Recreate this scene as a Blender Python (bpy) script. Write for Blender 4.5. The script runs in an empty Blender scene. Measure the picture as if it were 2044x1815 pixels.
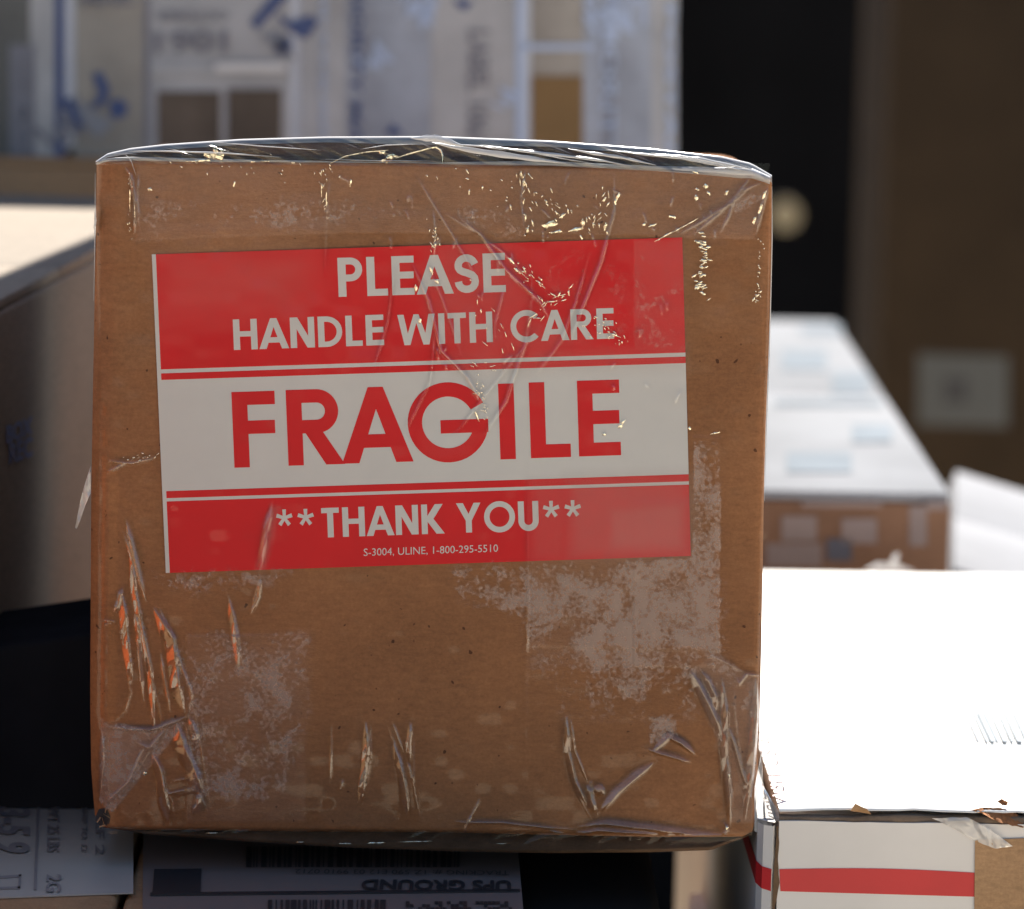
import bpy, math, random
import numpy as np
from mathutils import Vector, Matrix, geometry
random.seed(7); rng = np.random.default_rng(7)
S = bpy.context.scene
COL = S.collection
R = math.radians

# ------------------------------------------------------------------ camera
FPX = 8350.0                      # focal length in pixels of a 2044 px wide picture
cam_d = bpy.data.cameras.new('camera'); cam = bpy.data.objects.new('camera', cam_d); COL.objects.link(cam)
cam_d.sensor_width = 36.0; cam_d.lens = 36.0*FPX/2044.0
PITCH = R(9.0); ROLL = R(1.2)
CM = Matrix.Rotation(math.pi/2-PITCH, 3, 'X') @ Matrix.Rotation(ROLL, 3, 'Z')
FWD = CM @ Vector((0, 0, -1))
CP = -FWD*1.0
cam.matrix_world = Matrix.Translation(CP) @ CM.to_4x4()
cam_d.clip_start = 0.05; cam_d.clip_end = 500
cam_d.dof.use_dof = True; cam_d.dof.focus_distance = 1.002; cam_d.dof.aperture_fstop = 13.0
cam_d.dof.aperture_blades = 0
S.camera = cam

# ------------------------------------------------------------------ light
SUN_EL, SUN_AZ = R(50), R(8)     # azimuth measured from +Y towards +X: the sun stands behind the boxes
w = bpy.data.worlds.new('World'); S.world = w; w.use_nodes = True
nt = w.node_tree; bg = nt.nodes['Background']
sky = nt.nodes.new('ShaderNodeTexSky'); sky.sky_type = 'NISHITA'; sky.sun_disc = False
sky.sun_elevation = SUN_EL; sky.sun_rotation = SUN_AZ
nt.links.new(sky.outputs[0], bg.inputs[0]); bg.inputs[1].default_value = 0.055
sd = bpy.data.lights.new('sun', 'SUN'); sd.energy = 5.0; sd.angle = R(0.5); sd.color = (1.0, 0.95, 0.86)
sun = bpy.data.objects.new('sun', sd); COL.objects.link(sun)
sdir = Vector((math.sin(SUN_AZ)*math.cos(SUN_EL), math.cos(SUN_AZ)*math.cos(SUN_EL), math.sin(SUN_EL)))
sun.rotation_euler = sdir.to_track_quat('Z', 'Y').to_euler(); sun.location = sdir*5
S.view_settings.view_transform = 'Standard'; S.view_settings.look = 'None'
S.view_settings.exposure = 1.42; S.view_settings.gamma = 1.0
S.cycles.max_bounces = 10; S.cycles.transparent_max_bounces = 24
S.cycles.transmission_bounces = 6; S.cycles.glossy_bounces = 4
S.cycles.caustics_reflective = False; S.cycles.caustics_refractive = False
S.cycles.sample_clamp_indirect = 6.0

# ------------------------------------------------------------------ helpers
def ray(u, v):
    return CM @ Vector(((u-1022.0)/FPX, -(v-907.5)/FPX, -1.0))
def at(u, v, d):                  # point at view depth d
    return CP + ray(u, v)*d
class Frame:                      # a box's own frame: x right, y into depth, z up
    def __init__(s, origin, yaw=0, lean=0, roll=0):
        s.M = (Matrix.Translation(Vector(origin)) @ Matrix.Rotation(yaw, 4, 'Z')
               @ Matrix.Rotation(-lean, 4, 'X') @ Matrix.Rotation(roll, 4, 'Y'))
        s.I = s.M.inverted()
    def hit(s, u, v, axis='y', val=0.0):
        o = s.I @ CP; d = s.I.to_3x3() @ ray(u, v)
        k = 'xyz'.index(axis); t = (val-o[k])/d[k]
        return o + d*t
def setp(o, label=None, cat=None, group=None, kind=None):
    if label: o['label'] = label
    if cat: o['category'] = cat
    if group: o['group'] = group
    if kind: o['kind'] = kind
    return o
def empty(name, fr, label, cat, group=None):
    o = bpy.data.objects.new(name, None); COL.objects.link(o); o.empty_display_size = .02
    o.matrix_world = fr.M; setp(o, label, cat, group); return o
def mesh_obj(name, verts, faces, mat, parent=None, smooth=False):
    me = bpy.data.meshes.new(name)
    me.from_pydata([tuple(v) for v in verts], [], [tuple(f) for f in faces]); me.update()
    if smooth: me.polygons.foreach_set('use_smooth', [True]*len(me.polygons))
    o = bpy.data.objects.new(name, me); COL.objects.link(o)
    if mat: me.materials.append(mat)
    if parent: o.parent = parent
    return o
def grid_obj(name, P, mat, parent=None, smooth=True, attrs=None, keep=None):
    """P: (n, m, 3) array of points"""
    n, m, _ = P.shape
    me = bpy.data.meshes.new(name)
    idx = np.arange(n*m).reshape(n, m)
    F = np.stack([idx[:-1, :-1], idx[1:, :-1], idx[1:, 1:], idx[:-1, 1:]], -1)
    if keep is not None:
        k = keep[:-1, :-1] & keep[1:, 1:] & keep[1:, :-1] & keep[:-1, 1:]
        F = F[k]
    F = F.reshape(-1, 4)
    me.vertices.add(n*m); me.vertices.foreach_set('co', P.reshape(-1).astype(np.float32))
    me.loops.add(F.size); me.loops.foreach_set('vertex_index', F.reshape(-1).astype(np.int32))
    me.polygons.add(len(F)); me.polygons.foreach_set('loop_start', (np.arange(len(F))*4).astype(np.int32))
    try: me.polygons.foreach_set('loop_total', np.full(len(F), 4, np.int32))
    except Exception: pass
    me.update(calc_edges=True); me.validate()
    me.polygons.foreach_set('use_smooth', [smooth]*len(me.polygons))
    if attrs:
        for k, a in attrs.items():
            at_ = me.attributes.new(k, 'FLOAT', 'POINT'); at_.data.foreach_set('value', a.reshape(-1).astype(np.float32))
    o = bpy.data.objects.new(name, me); COL.objects.link(o)
    if mat: me.materials.append(mat)
    if parent: o.parent = parent
    return o
def cuboid(name, x0, x1, y0, y1, z0, z1, mat, parent=None, bev=0.0, seg=3):
    import bmesh
    bm = bmesh.new()
    vs = [bm.verts.new((x, y, z)) for x in (x0, x1) for y in (y0, y1) for z in (z0, z1)]
    for f in ((0,1,3,2),(4,6,7,5),(0,4,5,1),(2,3,7,6),(0,2,6,4),(1,5,7,3)): bm.faces.new([vs[i] for i in f])
    bmesh.ops.recalc_face_normals(bm, faces=bm.faces)
    if bev > 0: bmesh.ops.bevel(bm, geom=list(bm.edges), offset=bev, segments=seg, profile=.5, affect='EDGES')
    me = bpy.data.meshes.new(name); bm.to_mesh(me); bm.free()
    if bev > 0:
        me.polygons.foreach_set('use_smooth', [True]*len(me.polygons))
        try: me.set_sharp_from_angle(angle=R(35))
        except Exception: pass
    me.materials.append(mat)
    o = bpy.data.objects.new(name, me); COL.objects.link(o)
    if parent: o.parent = parent
    return o
def slab(name, pts2, axis, val, thick, mat, parent, sign=-1):
    """a thin prism: 2-D outline on a plane of the parent's frame; sign gives the outward side along the axis"""
    def p3(a, b, h):
        q = val + sign*h
        return {'y': (a, q, b), 'z': (a, b, q), 'x': (q, a, b)}[axis]
    n = len(pts2)
    V = [p3(a, b, 0) for a, b in pts2] + [p3(a, b, thick) for a, b in pts2]
    F = [list(range(n, 2*n))] + [[i, (i+1) % n, n+(i+1) % n, n+i] for i in range(n)]
    o = mesh_obj(name, V, F, mat, parent)
    import bmesh
    bm = bmesh.new(); bm.from_mesh(o.data); bmesh.ops.triangulate(bm, faces=[f for f in bm.faces if len(f.verts) > 4])
    bmesh.ops.recalc_face_normals(bm, faces=bm.faces); bm.to_mesh(o.data); bm.free()
    c = o.data.polygons[0]
    return o
def px_slab(name, fr, pts, axis, val, thick, mat, parent, sign=-1, lift=0.0):
    q = [fr.hit(u, v, axis, val) for u, v in pts]
    ij = {'y': (0, 2), 'z': (0, 1), 'x': (1, 2)}[axis]
    return slab(name, [(p[ij[0]], p[ij[1]]) for p in q], axis, val+sign*lift, thick, mat, parent, sign)

# ------------------------------------------------------------------ materials
def new_mat(name):
    m = bpy.data.materials.new(name); m.use_nodes = True
    return m, m.node_tree, m.node_tree.nodes['Principled BSDF']
def N(nt, t, **kw):
    n = nt.nodes.new(t)
    for k, v in kw.items(): setattr(n, k, v)
    return n
def noise(nt, scale, detail=4, rough=.6, vec=None, dist=0):
    n = N(nt, 'ShaderNodeTexNoise'); n.inputs['Scale'].default_value = scale
    n.inputs['Detail'].default_value = detail; n.inputs['Roughness'].default_value = rough
    n.inputs['Distortion'].default_value = dist
    if vec is not None: nt.links.new(vec, n.inputs['Vector'])
    return n
def ramp(nt, fac, stops):
    r = N(nt, 'ShaderNodeValToRGB'); el = r.color_ramp.elements
    el[0].position, el[0].color = stops[0][0], tuple(stops[0][1])+(1,)
    el[1].position, el[1].color = stops[1][0], tuple(stops[1][1])+(1,)
    for p, c in stops[2:]:
        e = el.new(p); e.color = tuple(c)+(1,)
    nt.links.new(fac, r.inputs[0]); return r
def mul(c, k): return tuple(x*k for x in c)
def coords(nt, scl=(1, 1, 1)):
    tc = N(nt, 'ShaderNodeTexCoord'); mp = N(nt, 'ShaderNodeMapping'); mp.inputs['Scale'].default_value = scl
    nt.links.new(tc.outputs['Object'], mp.inputs[0]); return mp.outputs[0]
def mixc(nt, fac, a, b, mode='MIX'):
    m = N(nt, 'ShaderNodeMix', data_type='RGBA', blend_type=mode)
    if hasattr(fac, 'is_linked') or hasattr(fac, 'links'): nt.links.new(fac, m.inputs['Factor'])
    else: m.inputs['Factor'].default_value = fac
    for s, k in ((a, 'A'), (b, 'B')):
        i = [x for x in m.inputs if x.name == k and x.type == 'RGBA'][0]
        if hasattr(s, 'links'): nt.links.new(s, i)
        else: i.default_value = tuple(s)+(1,)
    return [x for x in m.outputs if x.type == 'RGBA'][0]
def board(name, base, fibre=.16, speck=True, rough=.75, bump=.25, flute=0.0):
    m, nt, b = new_mat(name)
    v = coords(nt)
    big = noise(nt, 28, 4, .6, v); fine = noise(nt, 1300, 3, .7, v)
    vs = coords(nt, (1, 1, 3.0)); str_ = noise(nt, 260, 4, .7, vs)
    c = ramp(nt, big.outputs[0], [(.3, mul(base, 1-fibre)), (.7, mul(base, 1+fibre))]).outputs[0]
    f2 = ramp(nt, fine.outputs[0], [(.3, (.87,)*3), (.72, (1.12,)*3)]).outputs[0]
    c = mixc(nt, 1.0, c, f2, 'MULTIPLY')
    f3 = ramp(nt, str_.outputs[0], [(.3, (.86,)*3), (.7, (1.12,)*3)]).outputs[0]
    c = mixc(nt, 1.0, c, f3, 'MULTIPLY')
    if speck:
        sp = noise(nt, 520, 1, .5, v)
        f4 = ramp(nt, sp.outputs[0], [(.735, (1, 1, 1)), (.77, (.35, .3, .28))]).outputs[0]
        c = mixc(nt, 1.0, c, f4, 'MULTIPLY')
    nt.links.new(c, b.inputs['Base Color']); b.inputs['Roughness'].default_value = rough; b.inputs['Specular IOR Level'].default_value = .15
    bp = N(nt, 'ShaderNodeBump'); bp.inputs['Strength'].default_value = bump; bp.inputs['Distance'].default_value = .0004
    nt.links.new(str_.outputs[0], bp.inputs['Height'])
    nt.links.new(bp.outputs[0], b.inputs['Normal'])
    return m
def flat(name, col, rough=.5, var=.05, scale=60, bump=0, spec=.5):
    m, nt, b = new_mat(name)
    n = noise(nt, scale, 4, .6, coords(nt))
    c = ramp(nt, n.outputs[0], [(.3, mul(col, 1-var)), (.7, mul(col, 1+var))]).outputs[0]
    nt.links.new(c, b.inputs['Base Color']); b.inputs['Roughness'].default_value = rough
    b.inputs['Specular IOR Level'].default_value = spec
    if bump:
        bp = N(nt, 'ShaderNodeBump'); bp.inputs['Strength'].default_value = bump; bp.inputs['Distance'].default_value = .0005
        nt.links.new(n.outputs[0], bp.inputs['Height']); nt.links.new(bp.outputs[0], b.inputs['Normal'])
    return m

KRAFT = (.335, .146, .062)
m_kraft = board('kraft_board', KRAFT)
m_kraft2 = board('kraft_board_plain', (.38, .235, .13), speck=False)
m_core = board('board_core', (.13, .08, .05), .4, False)
m_darkkraft = board('shade_toned_kraft', (.038, .025, .014), speck=False)  # kraft darkened so its colour carries the shade of the deep cavity
m_white_board = flat('white_board', (.70, .675, .65), .7, .04, 40)
m_white_print = flat('white_coated_board', (.76, .75, .73), .5, .03)
m_paper = flat('label_paper', (.69, .66, .63), .6, .02, 90)
m_red = flat('red_ink', (.74, .020, .022), .6, .05, 55, spec=.15)
m_redstripe = flat('red_stripe_ink', (.55, .022, .026), .5, .08, 40)
m_ink = flat('black_ink', (.03, .03, .035), .5)
m_grey_ink = flat('grey_ink', (.22, .22, .24), .5)
m_blue_ink = flat('blue_ink', (.05, .09, .28), .5)
m_pale_blue = flat('pale_blue_ink', (.42, .50, .66), .5, .05)
m_lav = flat('pale_printed_paper', (.55, .58, .64), .5, .06, 30)
m_black = flat('backing_black', (.006, .006, .007), .95, .3, 8, spec=.1)
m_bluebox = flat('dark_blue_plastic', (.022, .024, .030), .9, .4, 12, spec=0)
m_ground = flat('warm_concrete', (.46, .42, .35), .9, .15, .8)

# film and tape: a thin clear sheet, with the milky look where it does not stick ('silver' attribute)
def film_mat(name, tint=(1, 1, 1), gain=1.1, rough=.06, silver=True, grain=950, haze=0.0):
    m = bpy.data.materials.new(name); m.use_nodes = True; nt = m.node_tree
    for n in list(nt.nodes): nt.nodes.remove(n)
    out = N(nt, 'ShaderNodeOutputMaterial'); tr = N(nt, 'ShaderNodeBsdfTransparent'); gl = N(nt, 'ShaderNodeBsdfGlossy')
    tr.inputs[0].default_value = tuple(tint)+(1,); gl.inputs['Roughness'].default_value = rough
    v = coords(nt)
    bn = noise(nt, 160, 3, .5, v); bp = N(nt, 'ShaderNodeBump'); bp.inputs['Strength'].default_value = .12; bp.inputs['Distance'].default_value = .0003
    nt.links.new(bn.outputs[0], bp.inputs['Height']); nt.links.new(bp.outputs[0], gl.inputs['Normal'])
    fr = N(nt, 'ShaderNodeFresnel'); fr.inputs[0].default_value = 1.5; nt.links.new(bp.outputs[0], fr.inputs['Normal'])
    mu = N(nt, 'ShaderNodeMath', operation='MULTIPLY', use_clamp=True); mu.inputs[1].default_value = gain
    if silver:       # stuck down: one faint surface; lifted into a fold: several layers with air between
        fo = N(nt, 'ShaderNodeAttribute', attribute_name='fold')
        ma = N(nt, 'ShaderNodeMath', operation='MULTIPLY_ADD'); ma.inputs[1].default_value = 3.2; ma.inputs[2].default_value = .5
        nt.links.new(fo.outputs['Fac'], ma.inputs[0]); nt.links.new(ma.outputs[0], mu.inputs[1])
    nt.links.new(fr.outputs[0], mu.inputs[0])
    mx = N(nt, 'ShaderNodeMixShader'); nt.links.new(mu.outputs[0], mx.inputs[0])
    nt.links.new(tr.outputs[0], mx.inputs[1]); nt.links.new(gl.outputs[0], mx.inputs[2])
    last = mx.outputs[0]
    if silver:
        at_ = N(nt, 'ShaderNodeAttribute', attribute_name='silver')
        n1 = noise(nt, grain, 5, .65, v, .4); n2 = noise(nt, grain*.12, 4, .6, v, .8)
        ad = N(nt, 'ShaderNodeMath', operation='ADD'); nt.links.new(n1.outputs[0], ad.inputs[0]); nt.links.new(n2.outputs[0], ad.inputs[1])
        s1 = N(nt, 'ShaderNodeMath', operation='MULTIPLY_ADD'); nt.links.new(ad.outputs[0], s1.inputs[0]); s1.inputs[1].default_value = 4.2; s1.inputs[2].default_value = -4.2-.35
        s2 = N(nt, 'ShaderNodeMath', operation='MULTIPLY_ADD', use_clamp=True); nt.links.new(at_.outputs['Fac'], s2.inputs[0])
        s2.inputs[1].default_value = 1.4; nt.links.new(s1.outputs[0], s2.inputs[2])
        s4 = N(nt, 'ShaderNodeMath', operation='MULTIPLY', use_clamp=True); nt.links.new(at_.outputs['Fac'], s4.inputs[0]); s4.inputs[1].default_value = 3.0
        s5_ = N(nt, 'ShaderNodeMath', operation='MULTIPLY'); nt.links.new(s2.outputs[0], s5_.inputs[0]); nt.links.new(s4.outputs[0], s5_.inputs[1])
        s3 = N(nt, 'ShaderNodeMath', operation='MULTIPLY', use_clamp=True)
        nt.links.new(s5_.outputs[0], s3.inputs[0]); s3.inputs[1].default_value = .44
        ve = N(nt, 'ShaderNodeAttribute', attribute_name='veil'); mxv = N(nt, 'ShaderNodeMath', operation='MAXIMUM')
        nt.links.new(s3.outputs[0], mxv.inputs[0]); nt.links.new(ve.outputs['Fac'], mxv.inputs[1]); s3 = mxv
        df = N(nt, 'ShaderNodeBsdfDiffuse'); df.inputs[0].default_value = (.56, .44, .38, 1)
        m2 = N(nt, 'ShaderNodeMixShader'); nt.links.new(s3.outputs[0], m2.inputs[0])
        nt.links.new(last, m2.inputs[1]); nt.links.new(df.outputs[0], m2.inputs[2]); last = m2.outputs[0]
    elif haze:
        df = N(nt, 'ShaderNodeBsdfDiffuse'); df.inputs[0].default_value = (.75, .74, .74, 1)
        m2 = N(nt, 'ShaderNodeMixShader'); m2.inputs[0].default_value = haze
        nt.links.new(last, m2.inputs[1]); nt.links.new(df.outputs[0], m2.inputs[2]); last = m2.outputs[0]
    nt.links.new(last, out.inputs[0])
    return m
m_film = film_mat('clear_film')
m_edgefilm = film_mat('clear_film_over_edge', silver=False, haze=.03, gain=1.2, rough=.08)
m_tail = film_mat('loose_film', silver=False, haze=.5, gain=3.0, rough=.1)

# ================================================================== ground and backdrop
GZ = -0.95
g = mesh_obj('ground', [(-60, -60, GZ), (60, -60, GZ), (60, 60, GZ), (-60, 60, GZ)], [(0, 1, 2, 3)], None)
setp(g, kind='structure')
mg, nt, b = new_mat('asphalt_and_concrete'); g.data.materials.append(mg)
v = coords(nt); sx = N(nt, 'ShaderNodeSeparateXYZ'); nt.links.new(v, sx.inputs[0])
n1 = noise(nt, 40, 5, .7, v)
c_con = ramp(nt, n1.outputs[0], [(.3, (.50, .42, .31)), (.7, (.62, .53, .40))]).outputs[0]
c_asp = ramp(nt, n1.outputs[0], [(.3, (.04, .04, .042)), (.7, (.07, .07, .07))]).outputs[0]
gt = N(nt, 'ShaderNodeMath', operation='GREATER_THAN'); gt.inputs[1].default_value = -6.5; nt.links.new(sx.outputs['Y'], gt.inputs[0])
nt.links.new(mixc(nt, gt.outputs[0], c_asp, c_con), b.inputs['Base Color']); b.inputs['Roughness'].default_value = .9

# ================================================================== the fragile box
F0 = Frame((0, 0, 0), lean=R(3.5))
base = F0.hit(860, 1700)
MF = Frame(F0.M @ Vector((base.x, 0, base.z)), lean=R(3.5))
box = empty('shipping_box', MF, 'small brown cardboard box wrapped in clear tape with a red and white FRAGILE sticker', 'box')
MIr = np.array(MF.I.to_3x3()); MIo = np.array(MF.I @ CP); CMn = np.array(CM)
def face_pts(u, v, y=0.0):
    """vectorised: pixel grid -> points on the plane y of the box's own frame"""
    d = np.stack([(u-1022.0)/FPX, -(v-907.5)/FPX, -np.ones_like(u)], -1) @ CMn.T @ MIr.T
    t = (y - MIo[1]) / d[..., 1]
    return MIo + d*t[..., None]
PX = 1/8350.0
top_c = [(190,330),(193,322),(205,317),(265,318),(400,320),(640,322),(900,325),(1100,324),(1300,335),(1500,343),(1530,350),(1541,366)]
rgt_c = [(1541,366),(1541,480),(1535,700),(1529,850),(1525,1000),(1523,1130),(1520,1300),(1515,1500),(1509,1630),(1502,1660)]
bot_c = [(186,1630),(205,1652),(225,1657),(300,1658),(500,1660),(700,1662),(900,1663),(1100,1668),(1300,1672),(1480,1672),(1502,1660)]
lft_c = [(190,330),(189,450),(186,600),(182,800),(179,1000),(178,1200),(177,1400),(179,1540),(186,1630)]
def curve(pts, t):
    p = np.array(pts, float); L = np.r_[0, np.cumsum(np.hypot(*np.diff(p, axis=0).T))]; L /= L[-1]
    return np.stack([np.interp(t, L, p[:, 0]), np.interp(t, L, p[:, 1])], -1)
def ease(n, a, b):
    core = np.linspace(0, 1, n); lo = np.linspace(0, a, 8)[:-1]; hi = 1-np.linspace(0, b, 6)[:-1]
    return np.unique(np.round(np.r_[lo, core, hi], 5))
ts = ease(60, .05, .012); tt = ease(60, .012, .012)
Tp, Bt, Lf, Rt = curve(top_c, ts), curve(bot_c, ts), curve(lft_c, tt), curve(rgt_c, tt)
s_, t_ = np.meshgrid(ts, tt)
UV = ((1-t_)[..., None]*Tp[None] + t_[..., None]*Bt[None] + (1-s_)[..., None]*Lf[:, None] + s_[..., None]*Rt[:, None]
      - ((1-s_)*(1-t_))[..., None]*Tp[0] - (s_*(1-t_))[..., None]*Tp[-1] - ((1-s_)*t_)[..., None]*Bt[0] - (s_*t_)[..., None]*Bt[-1])
def round_off(d, r, depth):
    k = np.clip(1-d/r, 0, 1); return depth*(1-np.sqrt(1-k*k*.98))
def yoff(u, v):
    """how far the board curves back near its edges, in metres"""
    dl = u-np.interp(v, [330, 800, 1400, 1640], [190, 182, 177, 186])
    dr = np.interp(v, [366, 1000, 1630], [1541, 1525, 1509])-u
    dt = v-np.interp(u, [190, 265, 900, 1300, 1541], [322, 318, 325, 335, 345])
    db = np.interp(u, [190, 900, 1480], [1656, 1663, 1672])-v
    return PX*(round_off(dl, 58, 34)+round_off(dr, 12, 10)+round_off(dt, 10, 9)+round_off(db, 10, 9))
P = face_pts(UV[..., 0], UV[..., 1]); P[..., 1] += yoff(UV[..., 0], UV[..., 1])
wav = .00012*(np.sin(UV[..., 0]/170)+np.sin(UV[..., 1]/130+1)); wav[0]=wav[-1]=0; P[..., 1] += np.abs(wav)
front = grid_obj('front_panel', P, m_kraft, box)
# the other walls: the rim of the front panel run back to the rear
rim = np.concatenate([P[0, :, :], P[1:, -1, :], P[-1, ::-1, :][1:], P[::-1, 0, :][1:-1]], 0)
DEP = .155
n = len(rim)
back = rim.copy(); back[:, 1] = DEP
V = np.concatenate([rim, back], 0)
Fs = [(i, (i+1) % n, n+(i+1) % n, n+i) for i in range(n)]+[tuple(range(2*n-1, n-1, -1))]
mesh_obj('side_walls', V, Fs, m_kraft, box, smooth=False)

# bowed top and bottom flaps, with a cut edge that shows below / above the bow
def bowed_flap(name, arch_px, base_px, y0, mat, up=True, y_in=0.0):
    """arch_px, base_px: outlines in the picture of the flap's outer edge and of the front panel's rim"""
    us = np.linspace(arch_px[0][0], arch_px[-1][0], 120)
    va = np.interp(us, *zip(*arch_px)); vb = np.interp(us, *zip(*base_px))
    A = face_pts(us, va, y0); B = face_pts(us, vb, y0+y_in)
    rows = [B]
    r = .0011*(1 if up else -1)
    k = np.clip(np.abs(va-vb)/14, 0, 1)[:, None]
    for a in (0, 22, 45, 68, 90):                       # rounded lip
        Q = A.copy(); Q[:, 1] += abs(r)*(1-math.cos(R(a))); Q[:, 2:3] -= r*(1-math.sin(R(a)))*k; rows.append(Q)
    rise = np.maximum(A[:, 2]-A[:, 2].min(), 0) if up else np.minimum(A[:, 2]-A[:, 2].max(), 0)
    for f in (.15, .4, .7, 1):
        Q = A.copy(); Q[:, 1] = y0+(DEP-y0)*f; Q[:, 2] -= rise*f*.15+(.0165*f if up else -.001*f); rows.append(Q)
    rows = np.stack(rows)
    return grid_obj(name, rows if not up else rows[::-1], mat, box)
arch_top = [(191,324),(215,308),(260,298),(330,290),(480,280),(650,275),(870,274),(1100,283),(1300,298),(1440,314),(1500,328),(1541,352)]
base_top = [(191,326),(265,321),(400,323),(640,325),(900,328),(1100,327),(1300,338),(1500,346),(1541,358)]
arch_bot = [(200,1652),(300,1668),(500,1682),(700,1694),(900,1701),(1100,1705),(1300,1703),(1420,1699),(1500,1668)]
base_bot = [(200,1648),(300,1655),(500,1657),(700,1659),(900,1660),(1100,1665),(1300,1669),(1480,1669),(1500,1662)]
bowed_flap('top_flap', arch_top, base_top, .0016, m_core, True, .004)
bowed_flap('bottom_flap', arch_bot, base_bot, .0016, m_core, False, .004)
# open fluted corner at lower left: a dark patch carries the hole's shade
hole = []
for k in range(9):
    a = k/9*2*math.pi; q = face_pts(np.array(205+15*math.cos(a)*(1+.15*math.sin(3*a))), np.array(1632+20*math.sin(a)*(1+.12*math.cos(2*a))), 0.0)
    hole.append((q[0], q[2]))
slab('torn_corner_shade', hole, 'y', float(yoff(np.array(205.), np.array(1632.)))-.00035, .0002, flat('flute_hole_shade', (.035, .03, .032), .8, .5, 900), box)
for k, (u, v, l, a) in enumerate(((198,1622,9,.9),(205,1640,10,1.3),(212,1628,8,.5),(203,1648,7,-.4),(210,1616,6,1.8),(196,1636,6,2.2))):
    q = face_pts(np.array([u-l*math.cos(a), u+l*math.cos(a), u+l*math.cos(a)+2, u-l*math.cos(a)+2]), np.array([v-l*math.sin(a), v+l*math.sin(a), v+l*math.sin(a)+2, v-l*math.sin(a)+2]), float(yoff(np.array(205.), np.array(1632.)))-.0009)
    q[0][1] += .0003; q[2][1] -= .0003
    mesh_obj('torn_flute', q, [(0, 1, 2, 3)], m_kraft2, box)

# ================================================================== FRAGILE sticker
TL, TR, BR, BL = (303, 508), (1362, 474), (1379, 1110), (331, 1144)
SW, SH = 1054.0, 636.0
def stk(s, t):
    a, b = s/SW, t/SH
    u = (1-a)*(1-b)*TL[0]+a*(1-b)*TR[0]+a*b*BR[0]+(1-a)*b*BL[0]
    v = (1-a)*(1-b)*TL[1]+a*(1-b)*TR[1]+a*b*BR[1]+(1-a)*b*BL[1]
    return u, v
def inv_stk(u, v):
    s, t = 500., 300.
    for _ in range(12):
        uu, vv = stk(s, t); s += (u-uu); t += (v-vv)
    return s, t
def layer(name, polys, mat, parent, y, conv=stk, weld=True):
    """union of flat polygons given in sticker units, laid on the plane y"""
    vs, fs = [], []
    for p in polys:
        fs.append(list(range(len(vs), len(vs)+len(p)))); vs += [Vector(q) for q in p]
    r = geometry.delaunay_2d_cdt(vs, [], fs, 0, 1e-4)
    pts = r[0]; cen = np.array([[sum(pts[i].x for i in f)/3, sum(pts[i].y for i in f)/3] for f in r[2]])
    inn = np.zeros(len(cen), bool)
    for p in polys:
        c_ = np.zeros(len(cen), bool); q_ = list(p)
        for a, b_ in zip(q_, q_[1:]+q_[:1]):
            if a[1] == b_[1]: continue
            cr = ((a[1] > cen[:, 1]) != (b_[1] > cen[:, 1])) & (cen[:, 0] < (b_[0]-a[0])*(cen[:, 1]-a[1])/(b_[1]-a[1])+a[0]); c_ ^= cr
        inn |= c_
    uv = np.array([conv(p.x, p.y) for p in pts])
    W = face_pts(uv[:, 0], uv[:, 1], y)
    W[:, 1] += yoff(uv[:, 0], uv[:, 1])
    o = mesh_obj(name, W, [tuple(f) for f, k_ in zip(r[2], inn) if k_], mat, parent)
    if len(o.data.polygons) and o.data.polygons[0].normal.y > 0: o.data.flip_normals()
    return o
def rect(s0, t0, s1, t1): return [(s0, t0), (s1, t0), (s1, t1), (s0, t1)]
def strip_rect(s0, t0, s1, t1, n=1): return rect(s0, t0, s1, t1)
sticker = layer('fragile_sticker', [rect(0, 0, SW, SH)], m_paper, box, -.00030)
sticker['label'] = 'red and white FRAGILE sticker'
# a thin edge so the paper has a thickness
layer('red_band', [rect(8, 0, SW, 230)], m_red, sticker, -.00035)
layer('red_line', [rect(8, 238, SW, 251)], m_red, sticker, -.00035)
layer('red_line', [rect(8, 473, SW, 487)], m_red, sticker, -.00035)
layer('red_band', [rect(8, 493.5, SW, SH)], m_red, sticker, -.00035)

W_ = .205
def arc(cx, cy, ro, a0, a1, w, n=20, sy=1.0):
    A = [math.radians(a0+(a1-a0)*i/n) for i in range(n+1)]
    return [[(cx+ro*math.cos(a), cy+ro*sy*math.sin(a)), (cx+ro*math.cos(b), cy+ro*sy*math.sin(b)),
             (cx+(ro-w)*math.cos(b), cy+(ro*sy-w)*math.sin(b)), (cx+(ro-w)*math.cos(a), cy+(ro*sy-w)*math.sin(a))] for a, b in zip(A, A[1:])]
def thick(pts, w):
    out = []
    P_ = [Vector(p) for p in pts]; nrm = []
    for i in range(len(P_)):
        a = P_[max(i-1, 0)]; b = P_[min(i+1, len(P_)-1)]; d = (b-a).normalized(); nrm.append(Vector((-d.y, d.x))*w/2)
    for i in range(len(P_)-1):
        out.append([tuple(P_[i]+nrm[i]), tuple(P_[i+1]+nrm[i+1]), tuple(P_[i+1]-nrm[i+1]), tuple(P_[i]-nrm[i])])
    return out
def B(x0, y0, x1, y1): return [(x0, y0), (x1, y0), (x1, y1), (x0, y1)]
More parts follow.
